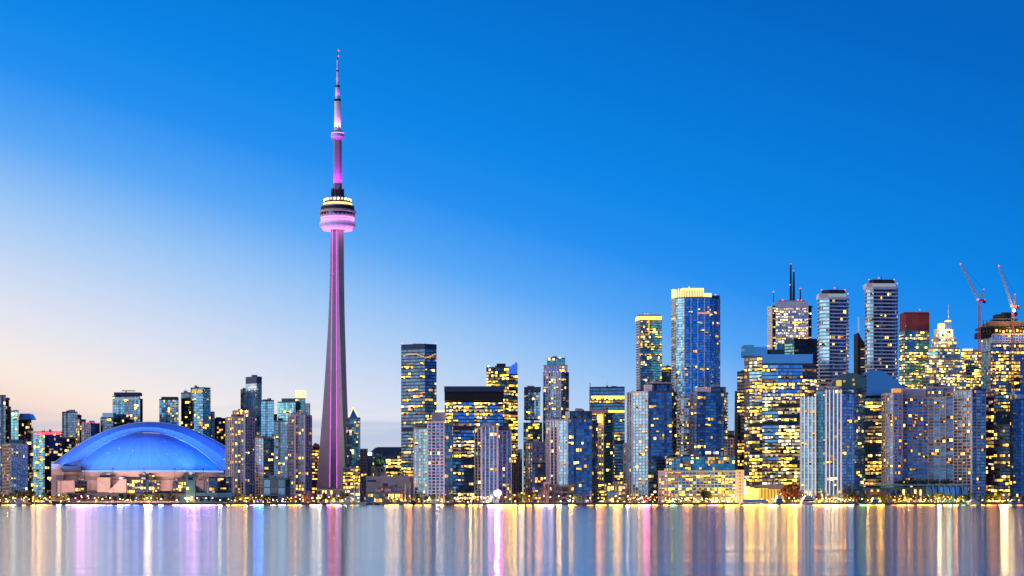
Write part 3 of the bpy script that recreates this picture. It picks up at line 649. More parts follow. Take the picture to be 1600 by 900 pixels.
r = b('quay_hall', 'wide pale grey hall with blank upper wall on the waterfront', [([(572, 2010), (640, 2000), (652, 2004)], 744, st(bay=9, fh=14, sh=1.2, sd=.3, pw=.2, pd=.12, slab='c_grey', pier='c_grey', wall='c_grey', glass='c_grey', p=0), dict(depth=35))], 'hall')
pbox(r, 'window_strip', 574, 588, 750, 753, 2001, 1.2, 'g_black')
r = b('quay_restaurant', 'long low brown brick restaurant with orange lights before the pale hall', [([(574, 1958), (630, 1955)], 769, st(bay=3, fh=5, sh=.9, sd=.6, pw=.6, pd=.4, slab='c_brown', pier='c_brown', wall='c_brown', glass='g_dark', p=.6, pal=RESO), dict(depth=18)), ([(590, 1966), (630, 1964)], 760, sty('conc', slab='c_brown', pier='c_brown', wall='c_brown', p=.3), dict(depth=14))], 'restaurant')
WC = dict(depth=26, piers_apart=True)
r = b('apartment_block', 'white gridded condominium in front of the dark flat topped office slab', [([(647, 1975), (668, 1968)], 668, sty('bgrid', p=.10), WC), ([(668, 1962), (694, 1960)], 658, sty('wgrid', glass='g_deep', bay=4.6, pw=.9, sh=.75, p=.10), WC), ([(694, 1970), (707, 1976)], 664, sty('glasst', p=.12), dict(depth=26))])
pbox(r, 'mechanical_penthouse', 674, 695, 644, 658, 1970, 14, 'c_pale'); pbox(r, 'roof_canopy', 645, 672, 663, 666, 1966, 12, 'c_teal'); pbox(r, 'lit_band', 680, 694, 641.5, 644, 1971, 12, 'e_crown')
r = b('office_tower', 'wide blue office building with black top band, centre of the skyline', [([(695, 2180), (708, 2165), (786, 2170)], 626, None, dict(styles=[sty('office', glass='g_dark', p=.35), sty('office', glass='g_bright', slab='c_dark', p=.33, pal=OFFW)], zones=[(0, .4, .16), (.85, .93, .8), (.72, .78, .75)], depth=45))])
pbox(r, 'top_band', 694.5, 786.5, 612, 625.7, 2160, 48, 'c_black'); pbox(r, 'roof', 694, 787, 603.5, 611.8, 2158, 52, 'c_roofblue'); beacon(r, 696, 602.5, 2160)
r = b('office_tower', 'tower glowing with yellow windows beside a blue lit pointed fin', [([(760, 2440), (795, 2432)], 573, sty('office', slab='c_dark', glass='g_teal', p=.8), dict(depth=40)), ([(795, 2430), (809, 2436)], 584, sty('office', slab='c_dark', glass='g_dark', p=.62), dict(depth=40))])
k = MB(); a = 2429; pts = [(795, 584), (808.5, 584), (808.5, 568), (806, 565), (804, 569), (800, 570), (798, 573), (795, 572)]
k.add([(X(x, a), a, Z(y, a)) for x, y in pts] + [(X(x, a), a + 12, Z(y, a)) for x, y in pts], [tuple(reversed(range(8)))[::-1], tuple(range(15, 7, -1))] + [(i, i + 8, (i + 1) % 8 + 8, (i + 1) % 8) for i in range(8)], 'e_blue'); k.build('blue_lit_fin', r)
pbox(r, 'mechanical_penthouse', 776, 790, 568, 573, 2440, 20, 'c_dark'); beacon(r, 763, 572, 2431, 'e_lampw', 1.0)
r = b('apartment_block', 'white framed blue condominium beside the magenta floodlight', [([(742, 1985), (752, 1978)], 668, sty('bgrid', p=.12), WC), ([(752, 1972), (778, 1970)], 664, sty('wpier', pe=1, bay=4.4, glass='g_deep', slab='c_grey', p=.12), WC), ([(778, 1974), (799, 1980)], 672, sty('bgrid', glass='g_deep', slab='c_grey', p=.08), WC)])
pbox(r, 'mechanical_penthouse', 754, 776, 661, 664, 1980, 12, 'c_white')
r = b('apartment_block', 'narrow brown block right of the white framed blue condominium', [([(798, 2070), (811, 2068)], 716, sty('conc', slab='c_brown', pier='c_brown', wall='c_brown', p=.03), dict(depth=25))])
r = b('residential_tower', 'thin dark distant tower in the gap below the blue fin', [([(809, 2700), (816, 2698)], 702, sty('glassd', p=.02), {})])
r = b('office_tower', 'narrow dark tower of two stacked volumes with amber windows', [([(819, 2400), (844, 2392)], 611, sty('glassd', glass='g_deep', p=.22, pal=RESO), dict(ybot=655, depth=30)), ([(818, 2380), (847, 2374)], 660, sty('glassd', glass='g_teal', p=.3, pal=RESO), dict(depth=30)), ([(819, 2412), (845, 2408)], 604.5, sty('glassd', glass='g_black', p=0), dict(ybot=611, depth=20))])
r = b('apartment_block', 'brown block with bright orange lit windows at the foot of the stacked tower', [([(821, 2150), (833, 2146), (852, 2150)], 690, None, dict(styles=[sty('conc', p=.55, slab='c_brown', pier='c_brown', wall='c_brown'), sty('conc', p=.4)], depth=25))])
r = b('apartment_block', 'dark low block beside the tall bare trees in the centre', [([(832, 2020), (853, 2018)], 723, sty('glassd', p=.2, pal=RESO), dict(depth=20))])
r = b('residential_tower', 'tall pale tower with stepped lantern crown, centre right', [([(849, 2400), (877, 2390), (889, 2398)], 581, None, dict(styles=[sty('wgrid', slab='c_pale', pier='c_white', glass='g_deep', p=.22, pal=[('l_wh', 4), ('l_warm', 4), ('l_or', 2)]), sty('glasst', glass='g_dark', p=.2)], depth=30)), ([(850, 2402), (886, 2398)], 570, sty('wgrid', slab='c_pale', p=.15), dict(ybot=581, depth=24)), ([(855, 2405), (883, 2402)], 559, sty('glasst', glass='g_teal', p=.1), dict(ybot=570, depth=18))])
for x0, x1, y0, y1 in ((856, 860, 559, 563), (863, 867, 559.5, 563), (873, 877, 558, 560)): pbox(r, 'crown_lamp', x0, x1, y0, y1, 2395, 1, 'e_crown')
for x in range(853, 889, 6): beacon(r, x, 581, 2388, 'e_pink', .8)
r = b('apartment_block', 'white gridded curved condominium with blue glass right wing, centre right', [([(854, 2010), (860, 1998), (872, 1990), (888, 1986)], 655, sty('wpier', p=.10, pal=[('l_wh', 3), ('l_warm', 3), ('l_or', 2)]), WC), ([(888, 1984), (925, 1990)], 653, sty('glass', glass='g_deep', slab='c_blue', p=.07), dict(depth=26)), ([(925, 1990), (934, 1998)], 656, sty('glassd', p=.10), dict(depth=20)), ([(890, 1996), (925, 1994)], 642, sty('glassd', p=0), dict(ybot=653.5, depth=18))])
pbox(r, 'white_lift_tower', 884, 889, 643, 656, 1984, 10, 'c_white')
r = b('low_terminal', 'low grey waterfront building behind bare trees', [([(849, 1950), (897, 1946)], 758, st(bay=6, fh=5, sh=1.6, sd=.3, pw=.5, pd=.3, slab='c_grey', pier='c_grey', wall='c_grey', glass='g_dark', p=.1), dict(depth=22)), ([(850, 1944), (858, 1944)], 753, sty('conc', slab='c_pink', pier='c_pink', wall='c_pink', p=0), dict(depth=10))])
r = b('office_tower', 'dark office tower with bold yellow horizontal bands', [([(921, 2420), (976, 2412)], 604, sty('office', glass='g_deep', slab='c_dark', p=.45), dict(zones=[(.93, 1, .0), (0.28, .42, .05), (.08, .28, .95)], depth=40))])
pbox(r, 'lit_band', 924, 976, 618.5, 622, 2408, 1, 'e_gold'); pbox(r, 'lit_band', 948, 976, 641, 644.5, 2408, 1, 'e_gold'); rod(r, 'antenna', 922, 598, 640, 2408, .7, 'c_steel')
r = b('residential_tower', 'teal curved tower with golden lit column before the yellow banded office', [([(932, 2200), (944, 2192), (957, 2196), (960, 2206)], 645, None, dict(styles=[sty('conc', slab='c_sand', pier='c_sand', p=.5, pal=RESO), sty('glasst', glass='g_teal', p=.15), sty('glasst', p=.1)], depth=25))])
pbox(r, 'roof_canopy', 923, 950, 640, 645, 2190, 26, 'c_pink'); pbox(r, 'golden_lit_panel', 934, 941, 648, 660, 2189, 1.2, 'e_lampo')
r = b('apartment_block', 'pale narrow block right of the yellow banded office tower', [([(974, 2290), (986, 2286)], 692, sty('conc', slab='c_sand', pier='c_sand', wall='c_sand', p=.2), dict(depth=20))])
r = b('shop_block', 'low block with a fully lit shop front below the teal curved tower', [([(931, 2010), (948, 2006)], 754, sty('office', slab='c_sand', p=.9, fh=3.4), dict(depth=14)), ([(948, 2004), (978, 2002)], 757, st(bay=4, fh=6, sh=1.2, sd=.5, pw=1, pd=.5, slab='c_sand', pier='c_sand', p=.7, pal=OFFW), dict(depth=14))])
r = b('apartment_block', 'white gridded condominium with dark blue right face and pale roof box', [([(980, 2024), (988, 2012), (1013, 2004)], 611, None, dict(styles=[sty('wpier', p=.05), sty('wgrid', p=.13, pal=RESO)], depth=28, piers_apart=True)), ([(1013, 2002), (1050, 2006), (1057, 2018)], 611, None, dict(styles=[sty('glass', glass='g_deep', slab='c_blue', sh=.7, p=.10), sty('glassd', p=.15)], depth=28)), ([(1014, 2014), (1050, 2012)], 599, sty('glassd', p=.02), dict(ybot=611, depth=16))])
pbox(r, 'white_lift_tower', 1007, 1019, 601, 611, 2004, 10, 'c_white'); pbox(r, 'roof_edge', 1012, 1050, 597.5, 599.2, 2010, 20, 'c_warm')
r = b('residential_tower', 'slender tower with golden crown, left of the tallest blue tower', [([(995, 2500), (1001, 2486), (1034, 2492)], 499, None, dict(styles=[sty('balc', slab='c_white', p=.05), sty('glasst', glass='g_teal', slab='c_dark', mode='off', p=.18)], zones=[(.8, .95, .4)], depth=35))])
pbox(r, 'golden_crown', 995.5, 1034, 494, 499, 2482, 36, 'e_gold'); pbox(r, 'roof', 996.5, 1033, 491.5, 494, 2486, 30, 'c_brown')
for x in (1008, 1012): beacon(r, x, 490.5, 2484)
pbox(r, 'lit_fin', 1013, 1015, 499, 523, 2483, 1.5, 'l_yel')
r = b('residential_tower', 'short dark tower with yellow floors wedged beside the tallest blue tower', [([(1033, 2560), (1051, 2556)], 572, sty('office', glass='g_deep', p=.3), {})])
r = b('residential_tower', 'tallest blue glass tower with glowing ribbed crown', [([(1049, 2450), (1056, 2436), (1069, 2428), (1108, 2428), (1125, 2440)], 464, None, dict(styles=[sty('balc', slab='c_white', glass='g_pale', sh=.5, sd=.5, p=.06), sty('glass', glass='g_bright', p=.10), sty('glass', glass='g_bright', slab='c_roofblue', pw=.9, pd=.6, pe=3, pier='c_white', p=.07, pal=[('l_wh', 4), ('l_warm', 4), ('l_or', 2)]), sty('glass', glass='g_bright', pw=.7, pd=.4, pe=3, pier='c_pale', p=.06)], depth=45))])
k = MB(); cr_pts = [(1050, 2447), (1056, 2434), (1069, 2427), (1085, 2426), (1099, 2427)]
k.prism([(X(x, D), D) for x, D in cr_pts] + [(X(1099, 2450), 2450), (X(1055, 2460), 2460)], Z(464, 2428), Z(453.5, 2428), 'l_warm'); k.build('crown_core', r)
for i in range(16):
    t = i / 15 * 4; q = min(int(t), 3); f = t - q; x = cr_pts[q][0] * (1 - f) + cr_pts[q + 1][0] * f; D = cr_pts[q][1] * (1 - f) + cr_pts[q + 1][1] * f - 1.2
    pbox(r, 'crown_fin', x - .8, x + .8, 452 - (1.2 if 4 < i < 15 else 0), 466 - i * .25, D, 1.2, 'e_crown')
pbox(r, 'crown_rim', 1066, 1099.5, 450.2, 451.6, 2424, 26, 'e_gold'); pbox(r, 'crown_step', 1099.5, 1112, 458, 464, 2432, 22, 'e_crown'); pbox(r, 'roof_wall', 1108, 1125, 461.5, 464, 2440, 26, 'c_roofblue')
beacon(r, 1118, 460.5, 2430, 'e_pink'); beacon(r, 1053, 456, 2432); beacon(r, 1077, 449, 2424, 'e_gold')
pbox(r, 'lit_band', 1090, 1110, 488, 490.2, 2424, .8, 'l_or')
r = b('apartment_block', 'dark glass condominium with white balconied left corner and pale roof box', [([(1059, 2082), (1064, 2070), (1078, 2062)], 622, sty('balc', p=.25, pal=RESO), dict(depth=28)), ([(1078, 2058), (1090, 2056)], 613, sty('conc', slab='c_pink', pier='c_pink', p=.15), dict(depth=28)), ([(1090, 2054), (1131, 2060), (1136, 2072)], 612, None, dict(styles=[sty('glassd', glass='g_deep', slab='c_blue', sh=.6, p=.12), sty('balc', slab='c_grey', p=.2)], depth=28)), ([(1104, 2066), (1134, 2064)], 604.5, sty('glassd', p=.1), dict(ybot=612, depth=16))])
pbox(r, 'white_lift_tower', 1088, 1111, 605, 613, 2056, 9, 'c_white'); beacon(r, 1103, 605, 2055, 'e_red', .8)
r = b('apartment_block', 'long low pale condominium on the quay with golden lit ground floors', [([(1029, 1952), (1043, 1944), (1150, 1940)], 735, None, dict(styles=[sty('wgrid', slab='c_pink', pier='c_pink', p=.5, pal=RESO), sty('wgrid', slab='c_green', pier='c_green', glass='g_teal', bay=3.6, pw=.6, p=.5, pal=OFF)], zones=[(0, .5, .9), (.5, 1, .6)], depth=26)), ([(1150, 1938), (1162, 1942)], 734, sty('wgrid', slab='c_white', pier='c_white', wall='c_white', pw=1.6, sh=1.2, p=.15), dict(depth=24)), ([(1041, 1962), (1062, 1960)], 714, sty('bgrid', slab='c_teal', p=.3), dict(depth=18)), ([(1062, 1968), (1148, 1964)], 712, sty('glasst', glass='g_teal', p=.32), dict(depth=18))])
for x in (1093, 1127, 1132): pbox(r, 'chimney', x, x + 2.4, 706, 712, 1975, 3, 'c_white')
pbox(r, 'dark_entrance', 1098, 1112, 770, 784, 1936, 3, 'c_black')
r = b('apartment_block', 'peach coloured block with black roof box seen in the gap', [([(1133, 2270), (1154, 2266)], 684, sty('conc', slab='c_pink', pier='c_pink', wall='c_pink', p=.05), {}), ([(1136, 2275), (1147, 2272)], 673, sty('glassd', glass='g_black', wall='c_black', p=0), dict(ybot=684, depth=12))])
r = b('office_tower', 'narrow black tower edge against the big lit office building', [([(1152, 2215), (1166, 2210)], 580, sty('officeb', p=.35), dict(depth=30))]); rod(r, 'mast', 1150, 611, 770, 2210, 2.4, 'c_dark')
r = b('office_tower', 'large blue glass office building with many lit floors', [([(1163, 2162), (1171, 2150), (1191, 2142)], 556, None, dict(styles=[sty('office', glass='g_brown', p=.45), sty('office', glass='g_blue', p=.75, run=5)], depth=45)), ([(1191, 2140), (1216, 2136), (1254, 2136), (1276, 2144)], 568, None, dict(styles=[sty('office', glass='g_bright', p=.75, pal=OFFW, run=8), sty('office', glass='g_bright', p=.7, pal=OFFW, run=8), sty('office', glass='g_brown', slab='c_brown', p=.85, run=8)], zones=[(0, .45, .9), (.9, 1, .35)], depth=45))])
pbox(r, 'roof', 1190, 1270, 553.5, 567.5, 2150, 36, 'g_blue'); pbox(r, 'glass_crown', 1163, 1178, 539, 556, 2160, 30, 'g_teal'); pbox(r, 'roof_box', 1178, 1199, 542, 556, 2164, 26, 'g_blue'); pbox(r, 'roof_box', 1199, 1226, 546, 554, 2166, 20, 'c_roofblue')
pbox(r, 'lobby', 1163, 1200, 762, 783, 2110, 20, 'e_gold'); pbox(r, 'podium_canopy', 1184, 1228, 757, 763, 2010, 30, 'c_pale'); pbox(r, 'lit_podium', 1190, 1226, 764, 783, 2014, 24, 'l_yel')
for i in range(8): pbox(r, 'podium_column', 1190 + i * 5, 1191 + i * 5, 763, 783, 2012, 1.4, 'c_sand')
pbox(r, 'lit_entrance', 1162.5, 1165.5, 754, 773, 2105, 2, 'e_white')
r = b('office_tower', 'white stone office tower with twin antenna masts on the roof', [([(1199, 2790), (1207, 2776)], 478, sty('office', slab='c_white', pier='c_white', wall='c_white', pw=.8, glass='g_pale', p=.05), dict(depth=50)), ([(1207, 2774), (1212, 2774)], 478, sty('officeb', p=.4), dict(depth=50)), ([(1212, 2770), (1263, 2770)], 471, sty('office', slab='c_cool', pier='c_cool', wall='c_cool', sh=1.5, pw=.7, pd=.3, glass='g_teal', p=.9, pal=OFFW), dict(depth=50, cap=9, roofmat='c_cool')), ([(1263, 2774), (1268, 2776)], 478, sty('officeb', p=.25), dict(depth=50))])
pbox(r, 'roof_plant', 1216, 1258, 469, 471.2, 2785, 20, 'c_grey')
for x, y, rr in ((1235.5, 413, 1.9), (1240.2, 424, 2.1), (1208.5, 456, .6), (1250.5, 451, 1.2)):
    rod(r, 'antenna_mast', x, y, 472, 2790, rr, 'c_black'); beacon(r, x, y, 2790, 'e_red', 1.3)
for x, y in ((1234.5, 445), (1223, 469), (1247, 469), (1252, 469)): beacon(r, x, y, 2783, 'e_red', 1.4)
r = b('office_tower', 'black office block with yellow floors before the white antenna tower', [([(1226, 2560), (1241, 2548), (1279, 2550)], 529, None, dict(styles=[sty('officeb', glass='g_teal', wall='c_teal', slab='c_teal', p=.1), sty('officeb', p=.45, run=6)], depth=45, cap=6, zones=[(.9, 1, .15)]))])
pbox(r, 'lower_wing', 1214, 1241, 537, 600, 2570, 20, 'g_teal')
# twin round-cornered balcony towers
def balcony_tower(label, x0, x1, xm, ytop, D, seed):
    r = building('residential_tower', label, (x0 + x1) / 2, D, 'building', 'twin balcony towers')
    fr = [(x0, D + 14), (x0 + 1.5, D + 5), (xm, D), (x1 - 3, D + 3), (x1, D + 14)]
    sb = sty('balc', fh=4.2, slab='c_cool', sh=1.35, sd=1.2, glass='g_dark', p=.12); sl_ = sty('balc', fh=4.2, slab='c_cool', sh=1.35, sd=1.7, glass='g_blue', p=.08)
    block(r, fr, ytop, None, styles=[sl_, sl_, sb, sb], depth=24, seed=seed, cap=1.5)
    pbox(r, 'crown_band', x0 + 1, xm - .3, ytop - 6.5, ytop + .5, D + 4, 22, 'c_white'); pbox(r, 'lit_crown_sign', xm, x1 - 2.5, ytop - 5.5, ytop - 1.5, D + 1, 2, 'l_cool'); pbox(r, 'crown_core', xm - .2, x1 - 1.5, ytop - 6.5, ytop + .5, D + 3.2, 22, 'c_cool')
    k = MB(); q = [(x0 + 5, D + 10), (xm, D + 4), (x1 - 5, D + 6), (x1 - 4, D + 26), (x0 + 6, D + 28)]
    k.prism([(X(x, d), d) for x, d in q], Z(ytop - 6.4, D), Z(ytop - 13, D), 'c_black'); k.build('black_roof_cap', r)
    for x, y in ((x0 + 5, ytop - 12), (xm + 8, ytop - 15), (x1 - 5, ytop - 12), (x1, ytop - 6)): beacon(r, x, y, D + 4, 'e_red', 1.0)
    rod(r, 'antenna', xm + 12, ytop - 18, ytop - 12, D + 12, .5)
balcony_tower('round cornered white balcony tower with black cap, left and shorter of the twins', 1279, 1325, 1296, 465, 2215, 5)
balcony_tower('round cornered white balcony tower with black cap, right and taller of the twins', 1353, 1402, 1365, 449, 2215, 6)
r = building('office_tower', 'dark curved sail shaped tower with a white lit spire between the twin towers', 1345, 2620)
k = MB(); a = 2620; pts = [(1340, 600), (1352, 600), (1352, 536), (1349, 533), (1345, 527), (1342, 520), (1340, 520)]
k.add([(X(x, a), a, Z(y, a)) for x, y in pts] + [(X(x, a), a + 30, Z(y, a)) for x, y in pts], [tuple(range(7)), tuple(range(13, 6, -1))] + [(i, i + 7, (i + 1) % 7 + 7, (i + 1) % 7) for i in range(7)], 'c_black'); k.build('sail_wall', r)
pbox(r, 'wall', 1340, 1353, 600, 784, 2620, 30, 'c_dark'); pbox(r, 'lit_spire', 1341, 1342.6, 495, 520, 2620, 3, 'l_cool')
for j in range(12): pbox(r, 'window', 1345, 1351, 545 + j * 4.6, 546.6 + j * 4.6, 2619, .8, 'l_warm' if j % 3 == 0 else 'g_dark')
# white pier condominium and neighbours
r = b('apartment_block', 'condominium with tall white vertical piers over blue glass', [([(1251, 1990), (1275, 1982)], 618, sty('wpier', pe=1, bay=4.0, pw=1.1, slab='c_blue', glass='g_deep', p=.10, pal=RESO), WC), ([(1275, 1994), (1290, 1992)], 609, sty('glasst', glass='g_teal', p=.08), dict(depth=24)), ([(1290, 1976), (1315, 1972)], 607, sty('wpier', pe=1, bay=3.9, pw=1.25, slab='c_blue', glass='g_deep', p=.10, pal=RES), WC), ([(1315, 1978), (1335, 1982), (1352, 1994)], 613, None, dict(styles=[sty('wpier', glass='g_bright', slab='c_blue', pw=.55, pier='c_pale', p=.09), sty('glass', glass='g_bright', p=.10)], depth=24, piers_apart=True))])
for xa, xb, Da, Db, yt in ((1251, 1275, 1990, 1982, 618), (1290, 1315, 1976, 1972, 607)):
    nb = max(1, int(round(math.hypot(X(xb, Db) - X(xa, Da), Db - Da) / (4.0 if xa < 1280 else 3.9))))
    for i in range(nb + 1):
        t = i / nb; D = Da + (Db - Da) * t - .95; x = X(xa, Da) + (X(xb, Db) - X(xa, Da)) * t
        k = MB(); k.box((min(max(x, X(xa, Da) + .6), X(xb, Db) - .6), D, (GZ + 8 + Z(yt, Da)) / 2), (.55, .2, Z(yt, Da) - GZ - 10), 'e_pier_glow'); k.build('glow_strip', r)  # glowing strips added in front of the white piers to brighten them
for x in (1292.5, 1297, 1301.5, 1306, 1310.5):
    k = MB(); c = Vector((X(x, 1973), 1973.0, Z(607, 1973))); pv = None
    for i in range(7):
        an = math.pi * i / 6; p = c + Vector((-1.4 * math.cos(an), 0, 1.6 * math.sin(an)))
        if pv is not None: k.tube(pv, p, .3, .3, 'c_white', 5)
        pv = p
    k.build('roof_arch', r)
k = MB(); pr = [(1298, 607), (1302, 596), (1308, 589), (1318, 584), (1332, 582.5), (1343, 585), (1352, 592), (1352, 607)]
k.add([(X(x, 2000), 2000, Z(y, 2000)) for x, y in pr] + [(X(x, 2000), 2022, Z(y, 2000)) for x, y in pr], [tuple(reversed(range(8))), tuple(range(8, 16))] + [((i + 1) % 8, (i + 1) % 8 + 8, i + 8, i) for i in range(8)], 'c_teal'); k.build('vaulted_roof', r)
for x, y in ((1332, 592), (1333, 599), (1318, 594)): pbox(r, 'roof_window', x, x + 3, y, y + 3, 1999, .8, 'l_or')
pbox(r, 'lit_gable', 1307, 1315, 594, 603, 1998, 2, 'l_warm')
k = MB()
for p0, p1 in (((1262, 617), (1290, 603)), ((1290, 603), (1312, 588)), ((1312, 588), (1322, 578)), ((1262, 617), (1262, 606)), ((1275, 610), (1290, 610))): k.tube((X(p0[0], 2003), 2003, Z(p0[1], 2003)), (X(p1[0], 2003), 2003, Z(p1[1], 2003)), .28, .28, 'e_redline')
k.build('red_light_line', r)
r = b('office_block', 'deep blue curved roofed office with yellow lit floors between two condominiums', [([(1351, 2105), (1386, 2098), (1412, 2112)], 619, sty('office', glass='g_bright', slab='c_black', p=.62), dict(zones=[(.93, 1, .5), (.42, .55, .1), (0, .42, .75), (.55, .93, .85)], depth=40))])
k = MB(); pr = [(1352, 619), (1352, 584), (1362, 579), (1375, 580), (1390, 588), (1402, 598), (1413, 608), (1413, 619)]
k.add([(X(x, 2104), 2096, Z(y, 2104)) for x, y in pr] + [(X(x, 2104), 2140, Z(y, 2104)) for x, y in pr], [tuple(reversed(range(8))), tuple(range(8, 16))] + [((i + 1) % 8, (i + 1) % 8 + 8, i + 8, i) for i in range(8)], 'g_deep'); k.build('curved_roof', r)
r = b('office_tower', 'tower with dark red upper floors above teal glass full of lights', [([(1405, 2560), (1414, 2548), (1452, 2552)], 516, sty('office', glass='g_teal', p=.5, run=2, pal=OFFW), dict(depth=40, cap=1)), ([(1406, 2565), (1416, 2552), (1452, 2556)], 489, sty('officeb', slab='c_red', wall='c_red', pier='c_red', glass='c_red', mode='res', p=.12, pal=[('l_or', 3), ('l_warm', 2)]), dict(ybot=516, depth=36))])
beacon(r, 1437, 484, 2556); pbox(r, 'roof_edge', 1413, 1452, 487.5, 489.2, 2550, 30, 'c_red')
# stepped ziggurat
r = building('office_tower', 'stepped tower of cream stone blazing with lights, lantern on top', 1474, 2500)
Zs = sty('office', slab='c_sand', pier='c_sand', wall='c_sand', glass='g_teal', sh=1.1, p=.6, pal=OFFW, run=3)
for i, (x0, x1, yt, yb, D) in enumerate(((1443, 1510, 583, None, 2500), (1445, 1507, 560, 583, 2505), (1450, 1500, 543, 560, 2510), (1455, 1494, 527, 543, 2515), (1459, 1489, 514, 527, 2520))):
    block(r, [(x0, D + 6), (x0 + (x1 - x0) * .3, D), (x1, D + 4)], yt, dict(Zs, p=.8 if i < 4 else .97), 40 - i * 5, seed=900 + i, ybot=yb)
for x0, x1, y0, y1, m in ((1468, 1476, 505, 514, 'e_crown'), (1477, 1487, 503, 514, 'g_pale'), (1479, 1486, 500.5, 503, 'e_gold')): pbox(r, 'lantern', x0, x1, y0, y1, 2526, 12, m)
for p0, p1 in (((1484, 500), (1478, 474)),): rod(r, 'antenna', 1482, 476, 500, 2530, .5, 'c_hull')
for x in (1472, 1484): point(r, (X(x, 2514), 2512, Z(516, 2514)), (1, .85, .5), 15000, 1)
r = b('office_block', 'cream lit block right of the stepped tower', [([(1502, 2580), (1533, 2576)], 548, sty('office', slab='c_sand', glass='g_teal', p=.8, pal=OFFW), {})]); pbox(r, 'lit_roof_sign', 1504, 1520, 545, 548, 2574, 1, 'e_crown')
# wide U-shaped condominium on the right
CG = sty('wgrid', slab='c_warm', pier='c_pink', glass='g_deep', bay=5.6, pw=.75, sh=.85, p=.2, run=1, pal=RESO)
r = b('apartment_block', 'very wide stone gridded condominium with stepped curved front, right side', [([(1378, 1992), (1384, 1980), (1396, 1974), (1410, 1976)], 614, CG, WC), ([(1410, 1986), (1450, 1990), (1478, 1984)], 620, CG, dict(depth=20, piers_apart=True)), ([(1478, 1986), (1490, 1984)], 612, CG, WC), ([(1490, 1980), (1518, 1962)], 609, dict(CG, p=.14), WC), ([(1518, 1960), (1540, 1968)], 607, dict(CG, slab='c_blue', pier='c_pale', glass='g_blue', bay=7, sh=.8, p=.06), WC)])
pbox(r, 'mechanical_penthouse', 1411, 1447, 607, 620, 1994, 14, 'c_pale'); block(r, [(1447, 1996), (1490, 1992)], 604, CG, 14, seed=77, ybot=620)
k = MB(); k.box((X(1518, 1959), 1959.4, (GZ + Z(607, 1959)) / 2), (1.5, 1.2, Z(607, 1959) - GZ), 'c_white'); k.build('corner_pier', r)
pbox(r, 'lit_terrace', 1395, 1408, 607, 613, 1984, 8, 'l_or')
r = b('apartment_block', 'narrow dark wing with stacked bright yellow windows at the right of the wide condominium', [([(1540, 2010), (1553, 2006)], 612, sty('office', glass='g_dark', slab='c_red', p=.55), dict(depth=24))])
r = b('waterfront_terminal', 'low terminal with slanted teal glass and dark roof terrace', [([(1352, 1950), (1448, 1946)], 762, st(bay=5, fh=6, sh=1.2, sd=1.2, pw=.7, pd=.5, slab='c_teal', pier='c_warm', wall='c_brown', glass='g_dark', p=.4, pal=RESO), dict(depth=22)), ([(1448, 1944), (1512, 1942)], 758, st(bay=4, fh=12, sh=1.0, sd=.8, pw=.8, pd=.8, slab='c_teal', pier='c_hullblue', wall='c_teal', glass='g_bright', p=.1), dict(depth=20))], 'terminal')
pbox(r, 'roof_canopy', 1350, 1514, 757, 759, 1938, 26, 'c_hullblue'); pbox(r, 'boat_bay', 1358, 1390, 768, 783, 1940, 5, 'c_brown')
for i in range(6):
    k = MB(); x = 1458 + i * 9; k.tube((X(x + 5, 1938), 1938, GZ), (X(x, 1938), 1938, Z(759, 1938)), .7, .7, 'c_hullblue'); k.build('slanted_strut', r)
# construction tower
r = b('construction_tower', 'unfinished tower topped by dark formwork decks under two cranes', [([(1533, 2260), (1548, 2240)], 548, sty('glass', glass='g_pale', slab='c_blue', p=.05), dict(depth=40)), ([(1548, 2238), (1620, 2236)], 536, sty('office', glass='g_deep', slab='c_dark', p=.62, pal=OFF, run=3), dict(depth=40)), ([(1550, 2242), (1620, 2240)], 521, sty('office', glass='g_pale', slab='c_pale', pier='c_pale', pw=.4, sh=.8, p=.02), dict(ybot=536, depth=34)), ([(1533, 2264), (1550, 2246)], 528, sty('glass', glass='g_pale', slab='c_white', p=.05), dict(ybot=548, depth=34))])
pbox(r, 'open_floor', 1552, 1620, 512, 521, 2250, 26, 'c_dark')
for i in range(9): pbox(r, 'work_lamp', 1556 + i * 5.4, 1558.6 + i * 5.4, 514.5 + (i % 3), 518 + (i % 3), 2246, 1.2, 'l_or' if i % 2 else 'e_gold')
pbox(r, 'formwork_deck', 1548, 1620, 502, 512, 2236, 44, 'c_net'); pbox(r, 'formwork_edge', 1546, 1620, 509.5, 512, 2232, 50, 'c_black'); pbox(r, 'formwork_deck', 1532, 1549, 518, 527, 2246, 30, 'c_black'); pbox(r, 'formwork_deck', 1532, 1546, 511, 514, 2246, 26, 'c_dark')
pbox(r, 'material_stack', 1556, 1580, 491, 500, 2250, 14, 'c_black'); pbox(r, 'material_stack', 1553, 1592, 497.5, 499.5, 2246, 18, 'c_brown'); pbox(r, 'lift_core', 1566, 1590, 488, 493, 2254, 8, 'c_dark')
for x in (1537, 1542, 1547): rod(r, 'formwork_post', x, 496 + (x % 5) * 2, 520, 2244, .8, 'c_dark')
point(r, (X(1575, 2240), 2233, Z(515, 2236)), (1, .55, .15), 9000, 1); point(r, (X(1595, 2240), 2233, Z(515, 2236)), (1, .55, .15), 9000, 1)
k = MB()
for i in range(26): k.box((X(1553, 2230), 2231, Z(560 + i * 4.6, 2231)), (3.4, 2.4, 2.2), 'c_red' if i % 2 else 'c_steel')
k.build('hoist_tower', r)
for i in range(13): pbox(r, 'hoist_lamp', 1551 + (i % 2) * 3, 1552.6 + (i % 2) * 3, 562 + i * 9, 564 + i * 9, 2229, .6, 'l_or')
r = b('office_block', 'dark block with rows of yellow windows below the construction tower', [([(1549, 2090), (1580, 2084)], 663, sty('office', glass='g_dark', slab='c_brown', p=.5, run=2), dict(depth=30, zones=[(.85, 1, .12), (.68, .85, .05)]))])
